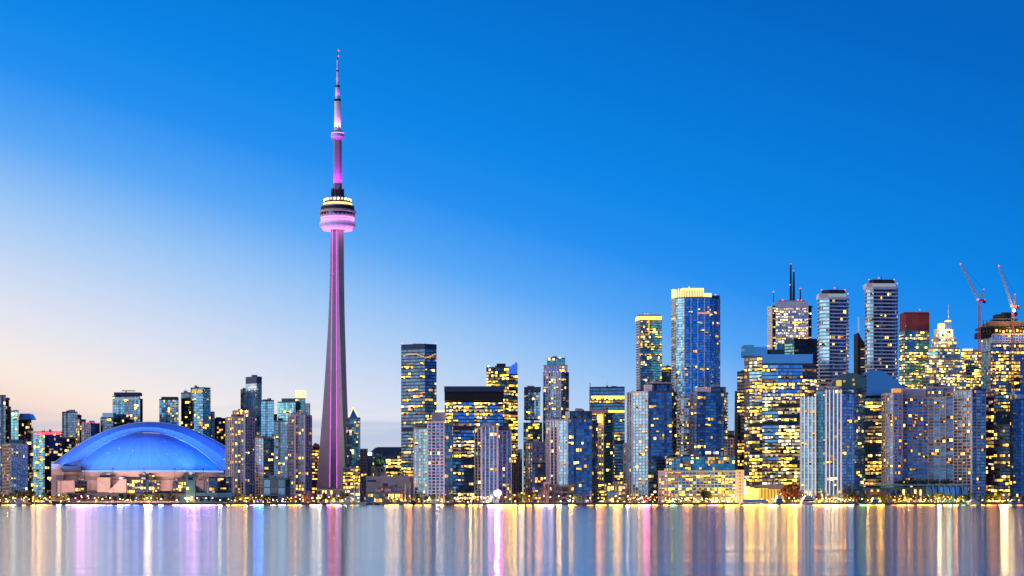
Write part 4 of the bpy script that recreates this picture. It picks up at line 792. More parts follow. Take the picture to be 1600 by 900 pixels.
pbox(r, 'glass_crown', 1551, 1578, 648, 663, 2092, 20, 'g_blue')
r = b('residential_tower', 'dark blue tower with rounded glass top cut by the right edge of the picture', [([(1578, 2050), (1583, 2042), (1640, 2040)], 623, sty('glass', glass='g_deep', slab='c_roofblue', pw=.35, pd=.3, pe=2, p=.05), dict(depth=30))])
k = MB(); k.lathe((X(1590, 2054), 2054), [(9, Z(624, 2054)), (9.2, Z(617, 2054)), (7.5, Z(612.5, 2054)), (4, Z(610.5, 2054))], 'g_pale', 20); k.build('round_glass_top', r)
r = b('residential_tower', 'teal tower with red roof light at the extreme right edge', [([(1594, 2180), (1640, 2178)], 561, sty('glasst', glass='g_deep', p=.15, pal=RESO), dict(depth=30))]); beacon(r, 1598, 560, 2178)

# tower cranes
def crane(label, D, mast_x, mast_y0, mast_y1, tip, peak, seed):
    r = building('tower_crane', label, mast_x, D, 'crane', 'cranes on the construction tower'); r.location.z = Z(mast_y1, D)
    def P(p, dy=0): return Vector((X(p[0], D), D + dy, Z(p[1], D)))
    def lattice(name, A, B, w0, w1, n, mat):
        k = MB(); ax = (B - A); q = ax.to_track_quat('Z', 'Y')
        cs = [(-1, -1), (1, -1), (1, 1), (-1, 1)]
        ring = [[A + ax * (i / n) + q @ Vector((c[0] * (w0 + (w1 - w0) * i / n), c[1] * (w0 + (w1 - w0) * i / n), 0)) for c in cs] for i in range(n + 1)]
        for i in range(n):
            for c in range(4):
                k.tube(ring[i][c], ring[i + 1][c], .24, .24, mat, 4); k.tube(ring[i][c], ring[i + 1][(c + 1) % 4], .15, .15, mat, 4)
        return k.build(name, r)
    base = (mast_x, mast_y0)
    lattice('mast', P((mast_x, mast_y1)), P(base), 1.1, 1.1, 28, 'c_crane')
    lattice('jib', P((base[0] - 1, base[1] - 1)), P(tip), 1.0, .6, 20, 'c_pink')
    k = MB(); k.tube(P((base[0] + 3, base[1] - 2)), P(peak), .6, .4, 'c_crane'); k.tube(P((base[0], base[1] - 3)), P(peak), .4, .4, 'c_crane'); k.build('a_frame', r)
    k = MB(); k.box(P((base[0] + 4, base[1] - 2)), (9, 3, 2.4), 'c_crane'); k.build('machine_deck', r)
    k = MB(); k.box(P((base[0] + 8, base[1])), (3, 3, 4), 'c_black'); k.build('counterweight', r)
    k = MB(); k.box(P((base[0] - 2.5, base[1] - 3)), (2.2, 2.4, 2.8), 'c_hull'); k.build('cab', r)
    k = MB(); k.tube(P(peak), P(tip), .12, .12, 'c_black', 4); k.build('luffing_cable', r)
    for p, m, rr in ((tip, 'e_red', 1.2), ((base[0] - 1.5, base[1] - 3), 'e_pink', 1.1), ((base[0] + 9, base[1] - 2.5), 'e_red', .9), (peak, 'e_red', .8)): beacon(r, p[0], p[1], D - 2, m, rr)
    return r
crane('red luffing crane with its jib raised, left of the two', 2236, 1530, 471, 570, (1501, 412.5), (1537, 452), 1)
r = crane('red luffing crane beside a bright floodlight, right of the two', 2228, 1582.5, 481, 640, (1561, 415.5), (1586, 460), 2)
beacon(r, 1584.5, 485, 2222, 'e_flood', 1.5); point(r, (X(1584, 2220), 2216, Z(485, 2220)), (1, .8, .4), 20000, 1)

# ------------------------------------------------------------------ waterfront
AREAS = [(80, 'before the towers at the left edge'), (352, 'before the blue domed stadium'), (495, 'between the stadium and the needle tower'), (645, 'by the sailing ship and the pale hall'),
         (850, 'below the central office buildings'), (1025, 'before the curved white condominium'), (1165, 'before the long low golden condominium'), (1250, 'before the big lit office building'),
         (1352, 'before the white pier condominium'), (1700, 'before the wide stone condominium and terminal')]
def area(px):
    for x, t in AREAS:
        if px < x: return t
LAMP_COL = {'y': ('e_lamp', (1.0, .50, .05)), 'w': ('e_lampw', (1.0, .80, .52)), 'o': ('e_lampo', (1.0, .36, .06)), 'b': ('e_lampb', (.03, .12, 1.0)), 'm': ('e_lampm', (1.0, .18, .85)),
            'p': ('e_lampm', (1.0, .45, .95)), 'g': ('e_lampg', (.35, 1.0, .6)), 'r': ('e_lampr', (1.0, .12, .10)), 'c': ('e_lampw', (.55, .75, 1.0)), 'v': ('e_lampm', (.75, .6, 1.0))}
LAMP_WORD = {'y': 'warm yellow', 'w': 'warm white', 'o': 'orange', 'b': 'deep blue', 'm': 'magenta', 'p': 'pink', 'g': 'green', 'r': 'red', 'c': 'cool white', 'v': 'pale violet'}
lamp_mesh = {}
def lamp(px, py, col, kw, D=None, label=None):
    D = D or 1888.5 + (px * 7 % 13) * .45
    h = max(2.2, Z(py, D) - GZ); c = LAMP_COL[col]
    hk = round(h)
    r = empty('quay_lamp', (X(px, D), D, GZ))
    tag(r, label or f'{LAMP_WORD[col]} pole lamp {area(px)}', 'lamp', None if label else f'{LAMP_WORD[col]} quay lamps {area(px)}')
    if ('pole', hk) not in lamp_mesh:
        k = MB(); k.lathe((0, 0), [(.22, 0), (.2, .5), (.09, .7), (.07, hk - .45)], 'c_black', 8); o = k.build('pole'); lamp_mesh[('pole', hk)] = o.data; bpy.data.objects.remove(o)
    if ('head', c[0]) not in lamp_mesh:
        k = MB(); k.lathe((0, 0), [(.2, -.45), (.5, -.2), (.58, .1), (.42, .45), (.12, .6)], c[0], 10); o = k.build('lamp_head'); lamp_mesh[('head', c[0])] = o.data; bpy.data.objects.remove(o)
    for nm, me, z in (('pole', lamp_mesh[('pole', hk)], 0), ('lamp_head', lamp_mesh[('head', c[0])], hk)):
        o = bpy.data.objects.new(nm, me); C.objects.link(o); o.parent = r; o.location = (0, 0, z)
    if kw > 0:
        l = bpy.data.lights.new('lamp_light', 'SPOT'); l.energy = kw * 1000 * LAMPK * LR.uniform(.45, 1.45); l.color = c[1]; l.shadow_soft_size = 4.5 if col == 'p' else LR.uniform(1.6, 4.2)
        l.spot_size = math.radians(165); l.spot_blend = .5
        o = bpy.data.objects.new('lamp_light', l); C.objects.link(o); o.parent = r; o.location = (0, -.7 - l.shadow_soft_size * .6, max(hk, 2.6) + l.shadow_soft_size * .4); o.rotation_euler = (math.radians(-90), 0, 0)   # shielded towards the lake
    return r
LAMPK = 2.5; LR = random.Random(8)
for px, py, col, kw in [
    (10, 780, 'y', 5), (21, 779, 'w', 9), (38, 778, 'y', 5), (52, 777, 'o', 7), (62, 776, 'y', 11), (70, 778, 'o', 7), (78, 777, 'o', 5), (92, 774, 'w', 15), (107, 780, 'w', 9),
    (118, 778, 'p', 11), (127, 776, 'p', 13), (137, 775, 'p', 13), (148, 778, 'p', 14), (160, 780, 'c', 5), (172, 779, 'c', 4), (188, 780, 'w', 11), (199, 781, 'c', 5),
    (213, 778, 'b', 8), (230, 779, 'w', 14), (236, 778, 'w', 14), (252, 780, 'c', 4), (276, 781, 'w', 7), (289, 779, 'p', 10), (300, 777, 'p', 14), (308, 778, 'p', 12), (322, 779, 'p', 12), (332, 778, 'p', 9),
    (344, 781, 'w', 8), (357, 780, 'o', 5), (367, 781, 'o', 6), (376, 780, 'o', 5), (384, 778, 'y', 10), (397, 783, 'p', 5), (427, 781, 'w', 3), (442, 780, 'c', 3),
    (455, 779, 'o', 6), (462, 777, 'o', 9), (469, 780, 'w', 6), (488, 779, 'w', 6), (495, 778, 'w', 7), (500, 779, 'w', 6), (514, 777, 'm', 6), (521, 780, 'o', 9), (529, 775, 'v', 10), (540, 780, 'g', 5), (551, 780, 'y', 3), (559, 779, 'g', 2),
    (605, 778, 'w', 8), (612, 779, 'w', 6), (620, 780, 'w', 6), (633, 781, 'o', 7), (640, 776, 'o', 12), (654, 780, 'o', 4), (668, 781, 'y', 6), (684, 782, 'w', 5), (690, 780, 'y', 6), (715, 780, 'o', 3), (723, 778, 'o', 3), (735, 779, 'y', 6), (743, 777, 'w', 5), (752, 779, 'o', 4),
    (768, 777, 'p', 7), (790, 777, 'y', 8), (797, 780, 'y', 9), (804, 774, 'y', 8), (815, 771, 'w', 16), (827, 776, 'o', 6), (838, 779, 'o', 10), (843, 778, 'o', 10), (850, 775, 'v', 7), (860, 777, 'v', 5), (873, 776, 'w', 12), (891, 776, 'y', 6), (896, 779, 'y', 3),
    (922, 778, 'y', 2), (935, 779, 'o', 7), (944, 780, 'o', 7), (954, 781, 'g', 2), (962, 776, 'y', 7), (968, 778, 'y', 7), (981, 776, 'w', 6), (990, 778, 'w', 3), (998, 780, 'y', 4), (1003, 777, 'o', 5), (1010, 776, 'm', 6), (1013, 779, 'r', 5), (1023, 781, 'o', 8),
    (1040, 781, 'y', 2), (1052, 780, 'g', 1.5), (1071, 780, 'o', 6), (1077, 781, 'o', 4), (1097, 780, 'y', 3), (1111, 781, 'p', 3), (1123, 782, 'o', 6), (1136, 780, 'w', 6), (1143, 777, 'w', 9), (1150, 780, 'c', 4),
    (1166, 781, 'y', 10), (1174, 780, 'y', 10), (1182, 781, 'y', 6), (1190, 780, 'y', 14), (1199, 782, 'y', 6), (1207, 780, 'w', 9), (1214, 779, 'y', 12), (1223, 781, 'y', 12), (1233, 778, 'y', 12), (1241, 779, 'o', 14), (1247, 781, 'o', 8),
    (1268, 781, 'o', 8), (1276, 780, 'o', 6), (1284, 782, 'o', 4), (1291, 779, 'w', 5), (1297, 780, 'y', 5), (1304, 779, 'w', 6), (1310, 780, 'w', 5), (1316, 781, 'w', 8), (1328, 781, 'w', 3), (1347, 780, 'g', 3),
    (1356, 781, 'w', 8), (1365, 782, 'y', 4), (1375, 781, 'y', 10), (1396, 782, 'o', 1.5), (1405, 780, 'o', 3), (1412, 781, 'o', 4), (1421, 780, 'o', 3), (1436, 781, 'o', 4), (1445, 782, 'y', 2), (1455, 781, 'o', 4), (1467, 779, 'w', 11), (1477, 780, 'y', 4), (1484, 780, 'g', 3), (1492, 781, 'o', 7), (1505, 782, 'g', 1), (1520, 782, 'c', 3), (1535, 781, 'c', 1), (1545, 781, 'o', 4), (1551, 780, 'r', 4), (1562, 781, 'o', 3), (1575, 782, 'y', 3), (1592, 781, 'o', 1)]:
    if px > 560 and col in 'wc' and (px * 7) % 10 < 6: col = 'y'
    lamp(px, py, col, kw * (1.0 if px < 560 else (3.4 if 1160 < px < 1252 else 2.0)))
lamp(402, 783, 'b', 80, label='deep blue lamp at the quay edge before the windowless teal shed'); lamp(408, 782, 'b', 60, label='second deep blue lamp at the quay edge, right of the first')
lamp(441, 783, 'c', 5, label='cool white lamp at the water by the windowless teal shed')
lamp(1568, 773, 'w', 26, label='single dazzling warm lamp near the right end of the shore')
for px, kw, c in ((12, 2, 'y'), (60, 3, 'o'), (95, 3, 'y'), (150, 1.5, 'o'), (232, 4, 'y'), (293, 1.5, 'y'), (385, 3, 'y'), (462, 2.5, 'o'), (522, 2.5, 'o'), (606, 2, 'o'), (641, 3, 'o'), (690, 2, 'y'), (736, 3, 'y'), (805, 4, 'y'), (841, 3, 'o'),
                  (876, 2, 'v'), (895, 2.5, 'y'), (965, 3, 'y'), (1008, 3, 'r'), (1050, 2, 'y'), (1120, 3, 'y'), (1143, 4, 'y'), (1180, 5, 'y'), (1212, 4, 'y'), (1243, 5, 'o'), (1300, 4, 'y'), (1320, 3, 'o'), (1376, 3, 'y'), (1420, 3, 'o'), (1466, 4, 'y'), (1495, 3, 'y'), (1566, 6, 'y')):
    D = 1903.0; r = tag(empty('fill_lamp', (X(px, D), D, GZ)), f'low {LAMP_WORD[c]} added fill lamp {area(px)}', 'lamp', f'{LAMP_WORD[c]} added fill lamps {area(px)}')  # added low lamps that supply the golden glow round the shore
    k = MB(); x = X(px, D); k.lathe((x, D), [(.2, GZ), (.2, GZ + 1.4)], 'c_black', 8); k.build('post', r); k = MB(); k.lathe((x, D), [(.3, GZ + 1.4), (.5, GZ + 1.8), (.3, GZ + 2.3)], LAMP_COL[c][0], 8); k.build('lamp_head', r)  # post and head of the added fill lamp
    point(r, (x, D - .9, GZ + 2.4), LAMP_COL[c][1], kw * 8000, .5)
# smaller lights without a pole of their own: string lights over terraces
def festoon(label, x0, x1, y0, y1, n, mats, D, seed):
    rng = random.Random(seed); r = tag(empty('string_lights', (X((x0 + x1) / 2, D), D, GZ)), label, 'string lights')
    rows = 3
    for q in range(rows):
        yy = y0 + (y1 - y0) * q / (rows - 1); k = MB(); pv = None; kb = MB(); dd = D + q * 2.5
        for i in range(n + 1):
            x = x0 + (x1 - x0) * (i + (rng.uniform(-.45, .45) if 0 < i < n else 0)) / n; p = Vector((X(x, dd), dd, Z(yy + .5 * math.sin(i * 1.3), dd)))
            if pv is not None: k.tube(pv, p, .05, .05, 'c_black', 3)
            pv = p; m = rng.choice(mats); s = rng.uniform(.12, .6) ** 1.0; z = p.z - s * .8 - .05 - rng.choice((0, 0, .8, 1.6)) * .6
            if rng.random() < .35: continue
            kb.lathe((p.x, p.y), [(s * .3, z - s), (s, z), (s * .3, z + s * .8)], m, 6)
        k.build('wire', r); kb.build('bulbs', r, 'stuff')
    for x in (x0, x1): 
        k = MB(); k.tube((X(x, D + 2), D + 2, GZ), (X(x, D + 2), D + 2, Z(y0 - .5, D + 2)), .12, .1, 'c_black'); k.build('post', r)
    return r
festoon('rows of warm string lights over the terrace left of the magenta floodlight', 708, 768, 775.5, 782, 26, ['e_lamp', 'e_lampw', 'e_lampo'], 1893, 1)
festoon('string lights on the terrace below the white gridded condominium with dark face', 980, 1026, 776, 782.5, 16, ['e_lamp', 'e_lampo', 'e_lampr'], 1893, 2)
festoon('string lights along the quay under the long low golden condominium', 1040, 1150, 777.5, 782.5, 34, ['e_lamp', 'e_lampw'], 1897, 3)
festoon('row of golden lights on the quay below the white pier condominium', 1284, 1338, 778, 782, 14, ['e_lamp', 'e_lampo'], 1894, 4)
festoon('scattered golden lights under the trees before the waterfront terminal', 1392, 1510, 775, 782, 26, ['e_lamp', 'l_yel', 'e_lampo'], 1899, 5)
festoon('golden lights under the trees at the left edge', 0, 80, 776, 782, 16, ['e_lamp', 'l_yel'], 1899, 6)
festoon('little yellow lights under the trees before the stadium', 108, 250, 776.5, 782.5, 22, ['e_lamp', 'l_yel', 'l_wh'], 1899, 7)
festoon('golden lights along the quay right of the stadium', 362, 490, 777, 782.5, 26, ['e_lamp', 'l_yel', 'e_lampo'], 1896, 8)

# the magenta floodlight
def floodlight():
    D = 1890; px = 778; r = tag(empty('floodlight_stand', (X(px, D), D, GZ)), 'dazzling white and magenta floodlight on the quay, brightest light in the picture', 'floodlight')
    x = X(px, D); k = MB(); k.lathe((x, D), [(.5, GZ), (.4, GZ + 1), (.18, GZ + 1.3), (.16, Z(773, D))], 'c_black', 8); k.build('pole', r)
    k = MB(); k.tube((x, D + .3, Z(774, D)), (x, D + .3, Z(767, D)), .15, .15, 'c_black'); k.tube((x - 3.4, D + .3, Z(770.5, D)), (x + 3.4, D + .3, Z(770.5, D)), .12, .12, 'c_black'); k.build('lamp_frame', r)
    n = 0
    for ring, cnt in ((0, 1), (1.15, 6), (2.3, 12), (3.4, 18)):
        for i in range(cnt):
            a = 2 * math.pi * i / max(cnt, 1) + ring; k = MB(); k.lathe((0, 0), [(.1, -.25), (.52, -.1), (.52, .1)], 'e_flood' if ring < 2 else ('e_lampm' if ring < 3 else 'e_pink'), 10)
            k.v = [(x + ring * math.cos(a) + vx, D - .45 - vz, Z(770.5, D) + ring * math.sin(a) + vy) for vx, vy, vz in k.v]; k.build('lamp', r)
    spot(r, (x, D - 1.6, Z(770.5, D)), (x, 0, 3), (1.0, .25, .85), 60000 * LAMPK, 165, 2.4); spot(r, (x + 2.6, D - 1.6, Z(771, D)), (x, 0, 3), (1.0, .05, .6), 40000 * LAMPK, 165, 2.0)
    point(r, (x - 2, D - 2.6, Z(772, D)), (1, .35, .85), 150000, 1.2)
floodlight()
# lamps that wash the stadium's concrete and the feet of the front buildings
def wash(px, py, D, col, kw, tx, ty, tD, word):
    r = tag(empty('ground_floodlight', (X(px, D), D, GZ)), word, 'floodlight'); k = MB()
    k.box((X(px, D), D, GZ + .25), (1.2, .8, .5), 'c_black'); k.box((X(px, D), D + .1, GZ + .8), (1.0, .5, .6), 'c_black'); k.build('housing', r)
    spot(r, (X(px, D), D + .5, GZ + 1.0), (X(tx, tD), tD, Z(ty, tD)), col, kw * 1000, 95, .4)
for i, px in enumerate((100, 140, 182, 225, 268, 312)): wash(px, 784, 2060, (1.0, .60, .46), 200, px, 754, 2165, 'low floodlight aimed at the stadium wall, ' + ['leftmost of six', 'second from left of six', 'third from left of six', 'third from right of six', 'second from right of six', 'rightmost of six'][i])

# ------------------------------------------------------------------ trees
def leaf_mesh(seed, w, h, mat, n=420, lobes=6):
    rng = random.Random(seed); k = MB(); L = []
    for i in range(lobes):
        a = rng.random() * 6.28; r = rng.uniform(.1, .55); L.append((r * math.cos(a) * w / 2, r * math.sin(a) * w / 2, h * rng.uniform(.42, .85), rng.uniform(.24, .42)))
    for i in range(n):
        x, y, z, r = rng.choice(L); d = Vector((rng.gauss(0, 1), rng.gauss(0, 1), rng.gauss(0, 1))); d.normalize()
        p = Vector((x, y, z)) + Vector((d.x * w * .5, d.y * w * .5, d.z * h * .42)) * r * 1.5 * rng.random() ** .4
        s = rng.uniform(.22, .5); u = Vector((rng.gauss(0, 1), rng.gauss(0, 1), rng.gauss(0, 1))).normalized(); v = u.cross(d).normalized() if abs(u.dot(d)) < .98 else Vector((0, 0, 1))
        k.add([p - u * s - v * s * .6, p + u * s - v * s * .5, p + u * s * .8 + v * s * .6, p - u * s * .7 + v * s * .7], [(0, 1, 2, 3)], mat)
    o = k.build('crown'); me = o.data; bpy.data.objects.remove(o); return me
def trunk_mesh(seed, w, h, bare=False):
    rng = random.Random(seed); k = MB(); k.tube((0, 0, 0), (rng.uniform(-.2, .2), 0, h * .45), .28, .16, 'bark', 7)
    def br(p, d, l, r, dep):
        q = p + d * l; k.tube(p, q, r, r * .55, 'bark', 4)
        if dep > 0:
            for _ in range(3):
                nd = (d + Vector((rng.uniform(-.7, .7), rng.uniform(-.7, .7), rng.uniform(-.1, .55)))).normalized(); br(q, nd, l * rng.uniform(.55, .8), r * .6, dep - 1)
    for i in range(5 if bare else 4):
        a = i * 1.3 + rng.random(); br(Vector((0, 0, h * rng.uniform(.25, .42))), Vector((math.cos(a) * .6, math.sin(a) * .6, .9)).normalized(), h * .25, .13, 3 if bare else 1)
    o = k.build('trunk'); me = o.data; bpy.data.objects.remove(o); return me
TM = {}
for kd, mat, bare, n in (('leafy', 'leaf', 0, 520), ('olive', 'leaf2', 0, 480), ('russet', 'leaf_red', 0, 420), ('blossom', 'blossom', 0, 420), ('bare', 'bark', 1, 0)):
    TM[kd] = [(trunk_mesh(i * 7 + n, 8, 9, bool(bare)), leaf_mesh(i * 13 + n, 8.5, 9.5, mat, n) if n else None) for i in range(3)]
KW = {'leafy': 'dark green leafy tree', 'olive': 'olive green leafy tree', 'russet': 'russet leaved tree', 'blossom': 'pale blossoming tree', 'bare': 'bare branched tree'}
def tree(px, ytop, kd, D, i=0):
    h = (Z(ytop, D) - GZ) / 9.0; t, c = TM[kd][i % 3]
    r = tag(empty('shore_tree', (X(px, D), D, GZ)), f'{KW[kd]} {area(px)}', 'tree', f'{KW[kd]}s {area(px)}')
    r.scale = (h * (.9 + .25 * ((px * 3) % 7) / 7), h, h); r.rotation_euler.z = px * 1.7
    o = bpy.data.objects.new('trunk', t); C.objects.link(o); o.parent = r
    if c: o = bpy.data.objects.new('crown', c); C.objects.link(o); o.parent = r
rt = random.Random(5)
def trees(x0, x1, step, y0, y1, kinds, D0=1904, D1=1920):
    x = x0; i = 0
    while x < x1: tree(x, rt.uniform(y0, y1), rt.choice(kinds), rt.uniform(D0, D1), i); x += step * rt.uniform(.7, 1.3); i += 1
trees(0, 84, 8, 766, 775, ['leafy', 'olive', 'olive']); trees(88, 290, 9, 771, 777, ['leafy', 'olive']); trees(306, 362, 10, 775, 779, ['leafy'], 1894, 1898)
trees(362, 412, 9, 770, 776, ['leafy', 'olive']); trees(455, 478, 9, 772, 776, ['leafy']); tree(483, 766, 'blossom', 1902); tree(476, 770, 'blossom', 1906, 1); trees(492, 548, 9, 768, 776, ['leafy', 'leafy', 'olive'])
trees(598, 645, 11, 774, 778, ['leafy']); trees(648, 708, 9, 770, 776, ['leafy']); trees(786, 848, 9, 768, 776, ['olive', 'leafy']); trees(852, 900, 8, 750, 762, ['bare'], 1925, 1938); trees(850, 925, 11, 772, 777, ['leafy', 'olive'])
trees(926, 1026, 12, 773, 778, ['leafy', 'olive']); tree(1100, 766, 'leafy', 1912); tree(1107, 768, 'leafy', 1908, 1); trees(1044, 1090, 14, 776, 779, ['leafy']); trees(1228, 1250, 7, 752, 762, ['russet'], 1915, 1930); trees(1278, 1352, 8, 766, 774, ['bare', 'leafy', 'russet'])
trees(1352, 1512, 8, 770, 777, ['leafy', 'leafy', 'olive']); trees(1512, 1604, 9, 768, 776, ['leafy', 'bare'])
# hedge of small trees on the terminal roof terrace is part of the skyline's dark edge
r = tag(empty('roof_hedge', (X(1440, 1962), 1962, Z(757, 1962))), 'dark row of shrubs on the terminal roof terrace', 'hedge')
for i in range(16):
    o = bpy.data.objects.new('shrub', TM['leafy'][i % 3][1]); C.objects.link(o); o.parent = r; o.location = (X(1405 + i * 5.5, 1962) - r.location.x, (i % 3) * 1.2, -1.5); o.scale = (.75, .6, .62 + .1 * (i % 3)); o.rotation_euler.z = i

# ------------------------------------------------------------------ teal roofed waterfront building with a stub tower
r = building('waterfront_station', 'low turquoise station with a square stub tower before the stadium', 325, 1920, 'station')
pbox(r, 'stub_tower', 290, 305, 743, 784, 1916, 8, 'c_hullblue'); pbox(r, 'tower_cap', 289, 306, 742, 745, 1914.5, 11, 'c_teal'); pbox(r, 'tower_window', 294, 301, 746, 750, 1915.4, .5, 'g_black')
k = MB(); a = 1918
k.add([(X(280, a), a, GZ), (X(363, a), a, GZ), (X(363, a), a, Z(770, a)), (X(306, a), a, Z(770, a)), (X(280, a), a, Z(774, a)), (X(280, a), a + 14, GZ), (X(363, a), a + 14, GZ), (X(363, a), a + 14, Z(770, a)), (X(306, a), a + 14, Z(770, a)), (X(280, a), a + 14, Z(774, a))],
      [(0, 1, 2, 3, 4), (9, 8, 7, 6, 5), (1, 6, 7, 2), (2, 7, 8, 3), (3, 8, 9, 4), (4, 9, 5, 0)], 'c_hullblue'); k.build('hall', r)
k = MB(); k.add([(X(305, a + 4), a + 4, Z(757, a)), (X(324, a + 4), a + 4, Z(769.9, a)), (X(305, a + 4), a + 4, Z(769.9, a)), (X(305, a + 10), a + 10, Z(757, a)), (X(324, a + 10), a + 10, Z(769.9, a)), (X(305, a + 10), a + 10, Z(769.9, a))], [(0, 2, 1), (3, 4, 5), (0, 1, 4, 3), (1, 2, 5, 4), (2, 0, 3, 5)], 'c_teal'); k.build('lean_to_roof', r)
pbox(r, 'ribbon_window', 307, 328, 775, 776.5, 1917.4, .6, 'g_black'); pbox(r, 'doorway', 336, 345, 777, 784, 1917.4, .6, 'c_black'); pbox(r, 'doorway', 348, 358, 777, 784, 1917.4, .6, 'c_black')
beacon(r, 293, 757 + 6, 1914, 'e_lamp', 1.1)
for x in (292, 298): beacon(r, x, 779, 1914, 'e_lamp', 1.3)
r = b('apartment_block', 'low dark block with white ladder of lights behind the turquoise station', [([(318, 1990), (327, 1988)], 746, sty('conc', p=.2), dict(depth=14)), ([(327, 1986), (362, 1984)], 745, sty('glassd', p=.12, pal=[('l_wh', 2), ('l_or', 3)]), dict(depth=14))])

# ------------------------------------------------------------------ boats
def hull(root, x0, x1, D, h, beam, mat, bow=1, z=-.3, name='hull'):
    k = MB(); L = X(x1, D) - X(x0, D); xs = [0, .08, .3, .6, .85, 1.0]; ws = [.75, .9, 1, .95, .6, .02] if bow > 0 else [.02, .6, .95, 1, .9, .75]; hs = [1, .95, .9, .95, 1.1, 1.3] if bow > 0 else [1.3, 1.1, .95, .9, .95, 1]
    vs = []
    for t, w_, hh in zip(xs, ws, hs):
        x = X(x0, D) + L * t; vs += [(x, D - beam / 2 * w_ * .6, z), (x, D - beam / 2 * w_, z + h * hh), (x, D + beam / 2 * w_, z + h * hh), (x, D + beam / 2 * w_ * .6, z)]
    fs = []
    for i in range(5):
        a = i * 4
        fs += [(a, a + 4, a + 5, a + 1), (a + 1, a + 5, a + 6, a + 2), (a + 2, a + 6, a + 7, a + 3), (a + 3, a + 7, a + 4, a)]
    fs += [(0, 1, 2, 3), (23, 22, 21, 20)]
    k.add(vs, fs, mat); return k.build(name, root)
def boat(name, label, cat, x0, x1, D): return tag(empty(name, (X((x0 + x1) / 2, D), D, 0)), label, cat)
r = boat('sailing_ship', 'long white two masted sailing ship moored at the quay', 'ship', 516, 572, 1878); D = 1878
hull(r, 516, 572, D, 3.4, 6, 'c_hull', -1)
pbox(r, 'deck_house', 535, 548, 780, 783, D - 1.5, 3, 'c_hull'); pbox(r, 'deck_house', 552, 562, 779.5, 783, D - 1.5, 3, 'c_hull')
for x, y in ((553.5, 754), (561.5, 755)): rod(r, 'mast', x, y, 783, D, .45, 'c_hull')
k = MB()
for p0, p1 in (((553.5, 755), (520, 781)), ((553.5, 755), (561.5, 770)), ((561.5, 756), (571, 780)), ((561.5, 756), (548, 780))): k.tube((X(p0[0], D), D, Z(p0[1], D)), (X(p1[0], D), D, Z(p1[1], D)), .07, .07, 'c_steel', 4)
k.build('rigging', r)
for x0, x1 in ((541, 553), (550, 561)):
    k = MB(); k.tube((X(x0, D), D, Z(777.5, D)), (X(x1, D), D, Z(776, D)), .7, .5, 'c_hull', 8); k.build('furled_sail', r)
for i in range(5): pbox(r, 'porthole', 522 + i * 9, 523.6 + i * 9, 784.2, 785.2, D - 3.05, .2, 'l_warm')
r = boat('barge', 'square turquoise barge beside the white sailing ship', 'barge', 570, 586, 1881); hull(r, 569, 587, 1880, 2.6, 7, 'c_hullblue', 1); pbox(r, 'cabin', 571, 585, 777, 783, 1878, 4, 'c_hullblue'); pbox(r, 'cabin_roof', 570.5, 585.5, 776.2, 777, 1877.5, 5, 'c_teal')
def cruiser(label, x0, x1, ytop, D, bow=1, mat='c_hull'):
    r = boat('motor_boat', label, 'boat', x0, x1, D); hull(r, x0, x1, D, (Z(784.5, D)) * .9 + .8, 4.2, mat, bow); w_ = x1 - x0
    pbox(r, 'cabin', x0 + w_ * .2, x0 + w_ * .75, (ytop + 784) / 2, 785, D - 1.4, 2.8, mat); pbox(r, 'flybridge', x0 + w_ * .3, x0 + w_ * .6, ytop, (ytop + 784) / 2 - .05, D - 1.1, 2.2, 'c_hull')
    pbox(r, 'cabin_window', x0 + w_ * .24, x0 + w_ * .7, (ytop + 784) / 2 + .6, (ytop + 784) / 2 + 1.7, D - 1.5, .15, 'g_black'); return r
cruiser('small dark cruiser with pale cabin right of the turquoise barge', 596, 614, 776, 1880, 1, 'c_grey'); cruiser('little grey motor boat moored by the orange quay lamps', 617, 630, 779, 1880, -1, 'c_grey'); cruiser('small motor boat moored below the white gridded condominium', 640, 652, 779.5, 1880, 1, 'c_dark')
for x, y in ((633, 755), (640.5, 753), (686, 752)):
    r = boat('moored_yacht', 'slim sailing yacht with bare mast ' + {633: 'by the pale hall', 640.5: 'left of the white gridded condominium', 686: 'below the white gridded condominium'}[x], 'yacht', x - 6, x + 6, 1881)
    hull(r, x - 6, x + 6, 1881, 1.8, 2.8, 'c_hull'); rod(r, 'mast', x, y, 784, 1881, .22, 'c_hull'); k = MB(); k.tube((X(x, 1881), 1881, Z(780, 1881)), (X(x - 5, 1881), 1881, Z(780.5, 1881)), .3, .25, 'c_hullblue'); k.build('furled_sail', r); pbox(r, 'cabin', x - 3, x + 2, 782, 784, 1880.3, 1.4, 'c_hull')
r = boat('harbour_ferry', 'long low pale blue tour boat below the big lit office building', 'boat', 1158, 1206, 1879); hull(r, 1156, 1207, 1879, 2.2, 6, 'c_hull'); pbox(r, 'saloon', 1160, 1198, 781, 784.5, 1877, 4, 'g_pale'); pbox(r, 'saloon_roof', 1159, 1200, 780.2, 781, 1876.6, 5, 'c_hull')
for i in range(12): pbox(r, 'window_post', 1162 + i * 3.1, 1162.6 + i * 3.1, 781, 784.5, 1876.8, .3, 'c_hull')
r = cruiser('square turquoise ferry left of the russet trees', 1208, 1228, 774, 1878, 1, 'c_hullblue'); rod(r, 'mast', 1220, 769, 775, 1878, .2, 'c_hull')
r = boat('motor_yacht', 'white three decked motor yacht below the white pier condominium', 'yacht', 1251, 1275, 1876); D = 1876; hull(r, 1251, 1275, D, 3.2, 6, 'c_hull', -1)
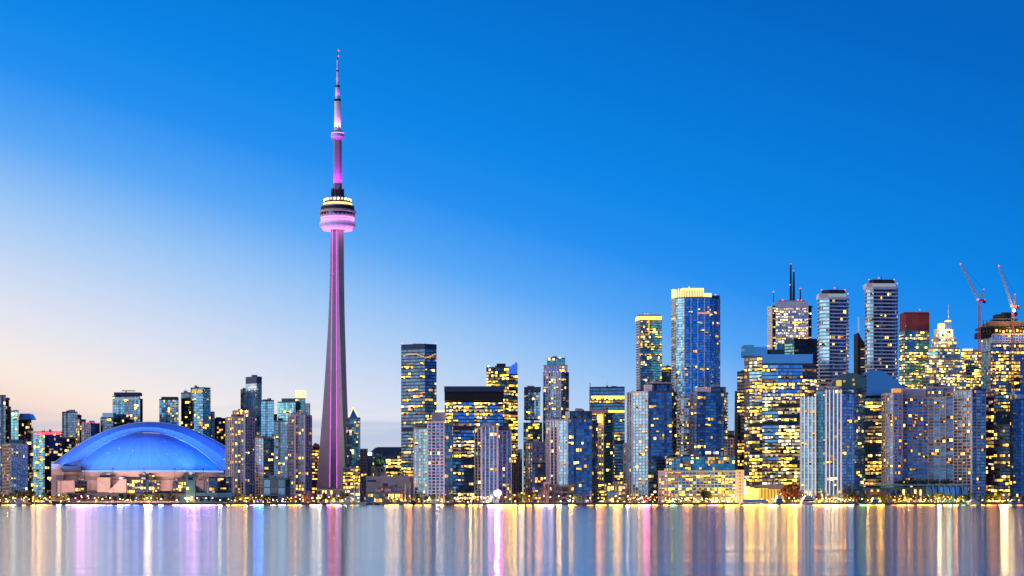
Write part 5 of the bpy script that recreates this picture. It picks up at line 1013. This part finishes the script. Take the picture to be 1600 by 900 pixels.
for q, (x0, x1, y0, y1) in enumerate(((1254, 1273, 780, 784), (1256, 1271, 776.6, 779.9), (1258, 1267, 774, 776.5))):
    pbox(r, 'deck_house', x0, x1, y0, y1, D - 2.4 + q * .4, 4.8 - q * .8, 'c_hull'); pbox(r, 'deck_window', x0 + 1.5, x1 - 1.5, y0 + 1, y1 - .9, D - 2.6 + q * .4, .15, 'g_black')
rod(r, 'mast', 1262, 769, 774, D, .25, 'c_hull')
r = cruiser('pale cruiser moored under the terminal boat bay', 1358, 1378, 777, 1880, 1, 'c_hullblue'); cruiser('low white motor boat near the right end of the shore', 1512, 1530, 780, 1880, -1); cruiser('low blue motor boat at the far right shore', 1576, 1594, 780.5, 1880, -1, 'c_hullblue')
cruiser('white motor boat moored at the left end of the shore', 24, 40, 779, 1881, 1)
cruiser('small pale boat moored before the left corner of the stadium', 68, 80, 780.5, 1881, -1, 'c_hullblue')

# ------------------------------------------------------------------ wooden jetties
for i, (px, L, wd) in enumerate(((46, 16, 3), (206, 22, 4), (352, 14, 3), (590, 20, 3), (660, 18, 3), (718, 24, 5), (912, 16, 3), (1036, 20, 4), (1146, 18, 3), (1240, 22, 3), (1344, 20, 4), (1500, 18, 3), (1560, 24, 3))):
    r = tag(empty('jetty', (X(px, SH), SH, 0)), 'low wooden jetty on piles ' + ['by the left edge', 'before the middle of the stadium', 'before the right end of the stadium', 'beside the turquoise barge', 'below the white gridded condominium', 'left of the magenta floodlight', 'below the blue glass wing in the centre', 'at the left end of the long low condominium', 'at the right end of the long low condominium', 'before the russet trees', 'before the deep blue curved roofed office', 'before the right end of the terminal', 'by the dazzling lamp at right'][i], 'jetty')
    x = X(px, SH)
    for q in range(int(L / 1.6)):
        k = MB(); k.box((x, SH - .9 - q * 1.6, 1.15 + .02 * (q % 3)), (wd + .1 * (q % 2), 1.5, .18), 'c_wood'); k.build('plank', r)
    for q in range(int(L / 4) + 1):
        for sx in (-1, 1):
            k = MB(); k.tube((x + sx * wd * .45, SH - 1 - q * 4, -1), (x + sx * wd * .45, SH - 1 - q * 4, 1.9), .2, .18, 'bark', 7); k.build('pile', r)

# ------------------------------------------------------------------ labels that single out look-alikes by their place
ORD = ['first', 'second', 'third', 'fourth', 'fifth', 'sixth', 'seventh', 'eighth', 'ninth', 'tenth', 'eleventh', 'twelfth', 'thirteenth', 'fourteenth', 'fifteenth', 'sixteenth', 'seventeenth', 'eighteenth', 'nineteenth', 'twentieth',
       'twenty-first', 'twenty-second', 'twenty-third', 'twenty-fourth', 'twenty-fifth', 'twenty-sixth', 'twenty-seventh', 'twenty-eighth', 'twenty-ninth', 'thirtieth']
gr = {}
for o in C.objects:
    if o.parent is None and o.get('group') and o.get('label'): gr.setdefault((o['group'], o['label']), []).append(o)
for (g, lb), os_ in gr.items():
    if len(os_) < 2: continue
    os_.sort(key=lambda o: o.location.x / o.location.y)
    for i, o in enumerate(os_): o['label'] = f'{ORD[i]} from left, {lb}'
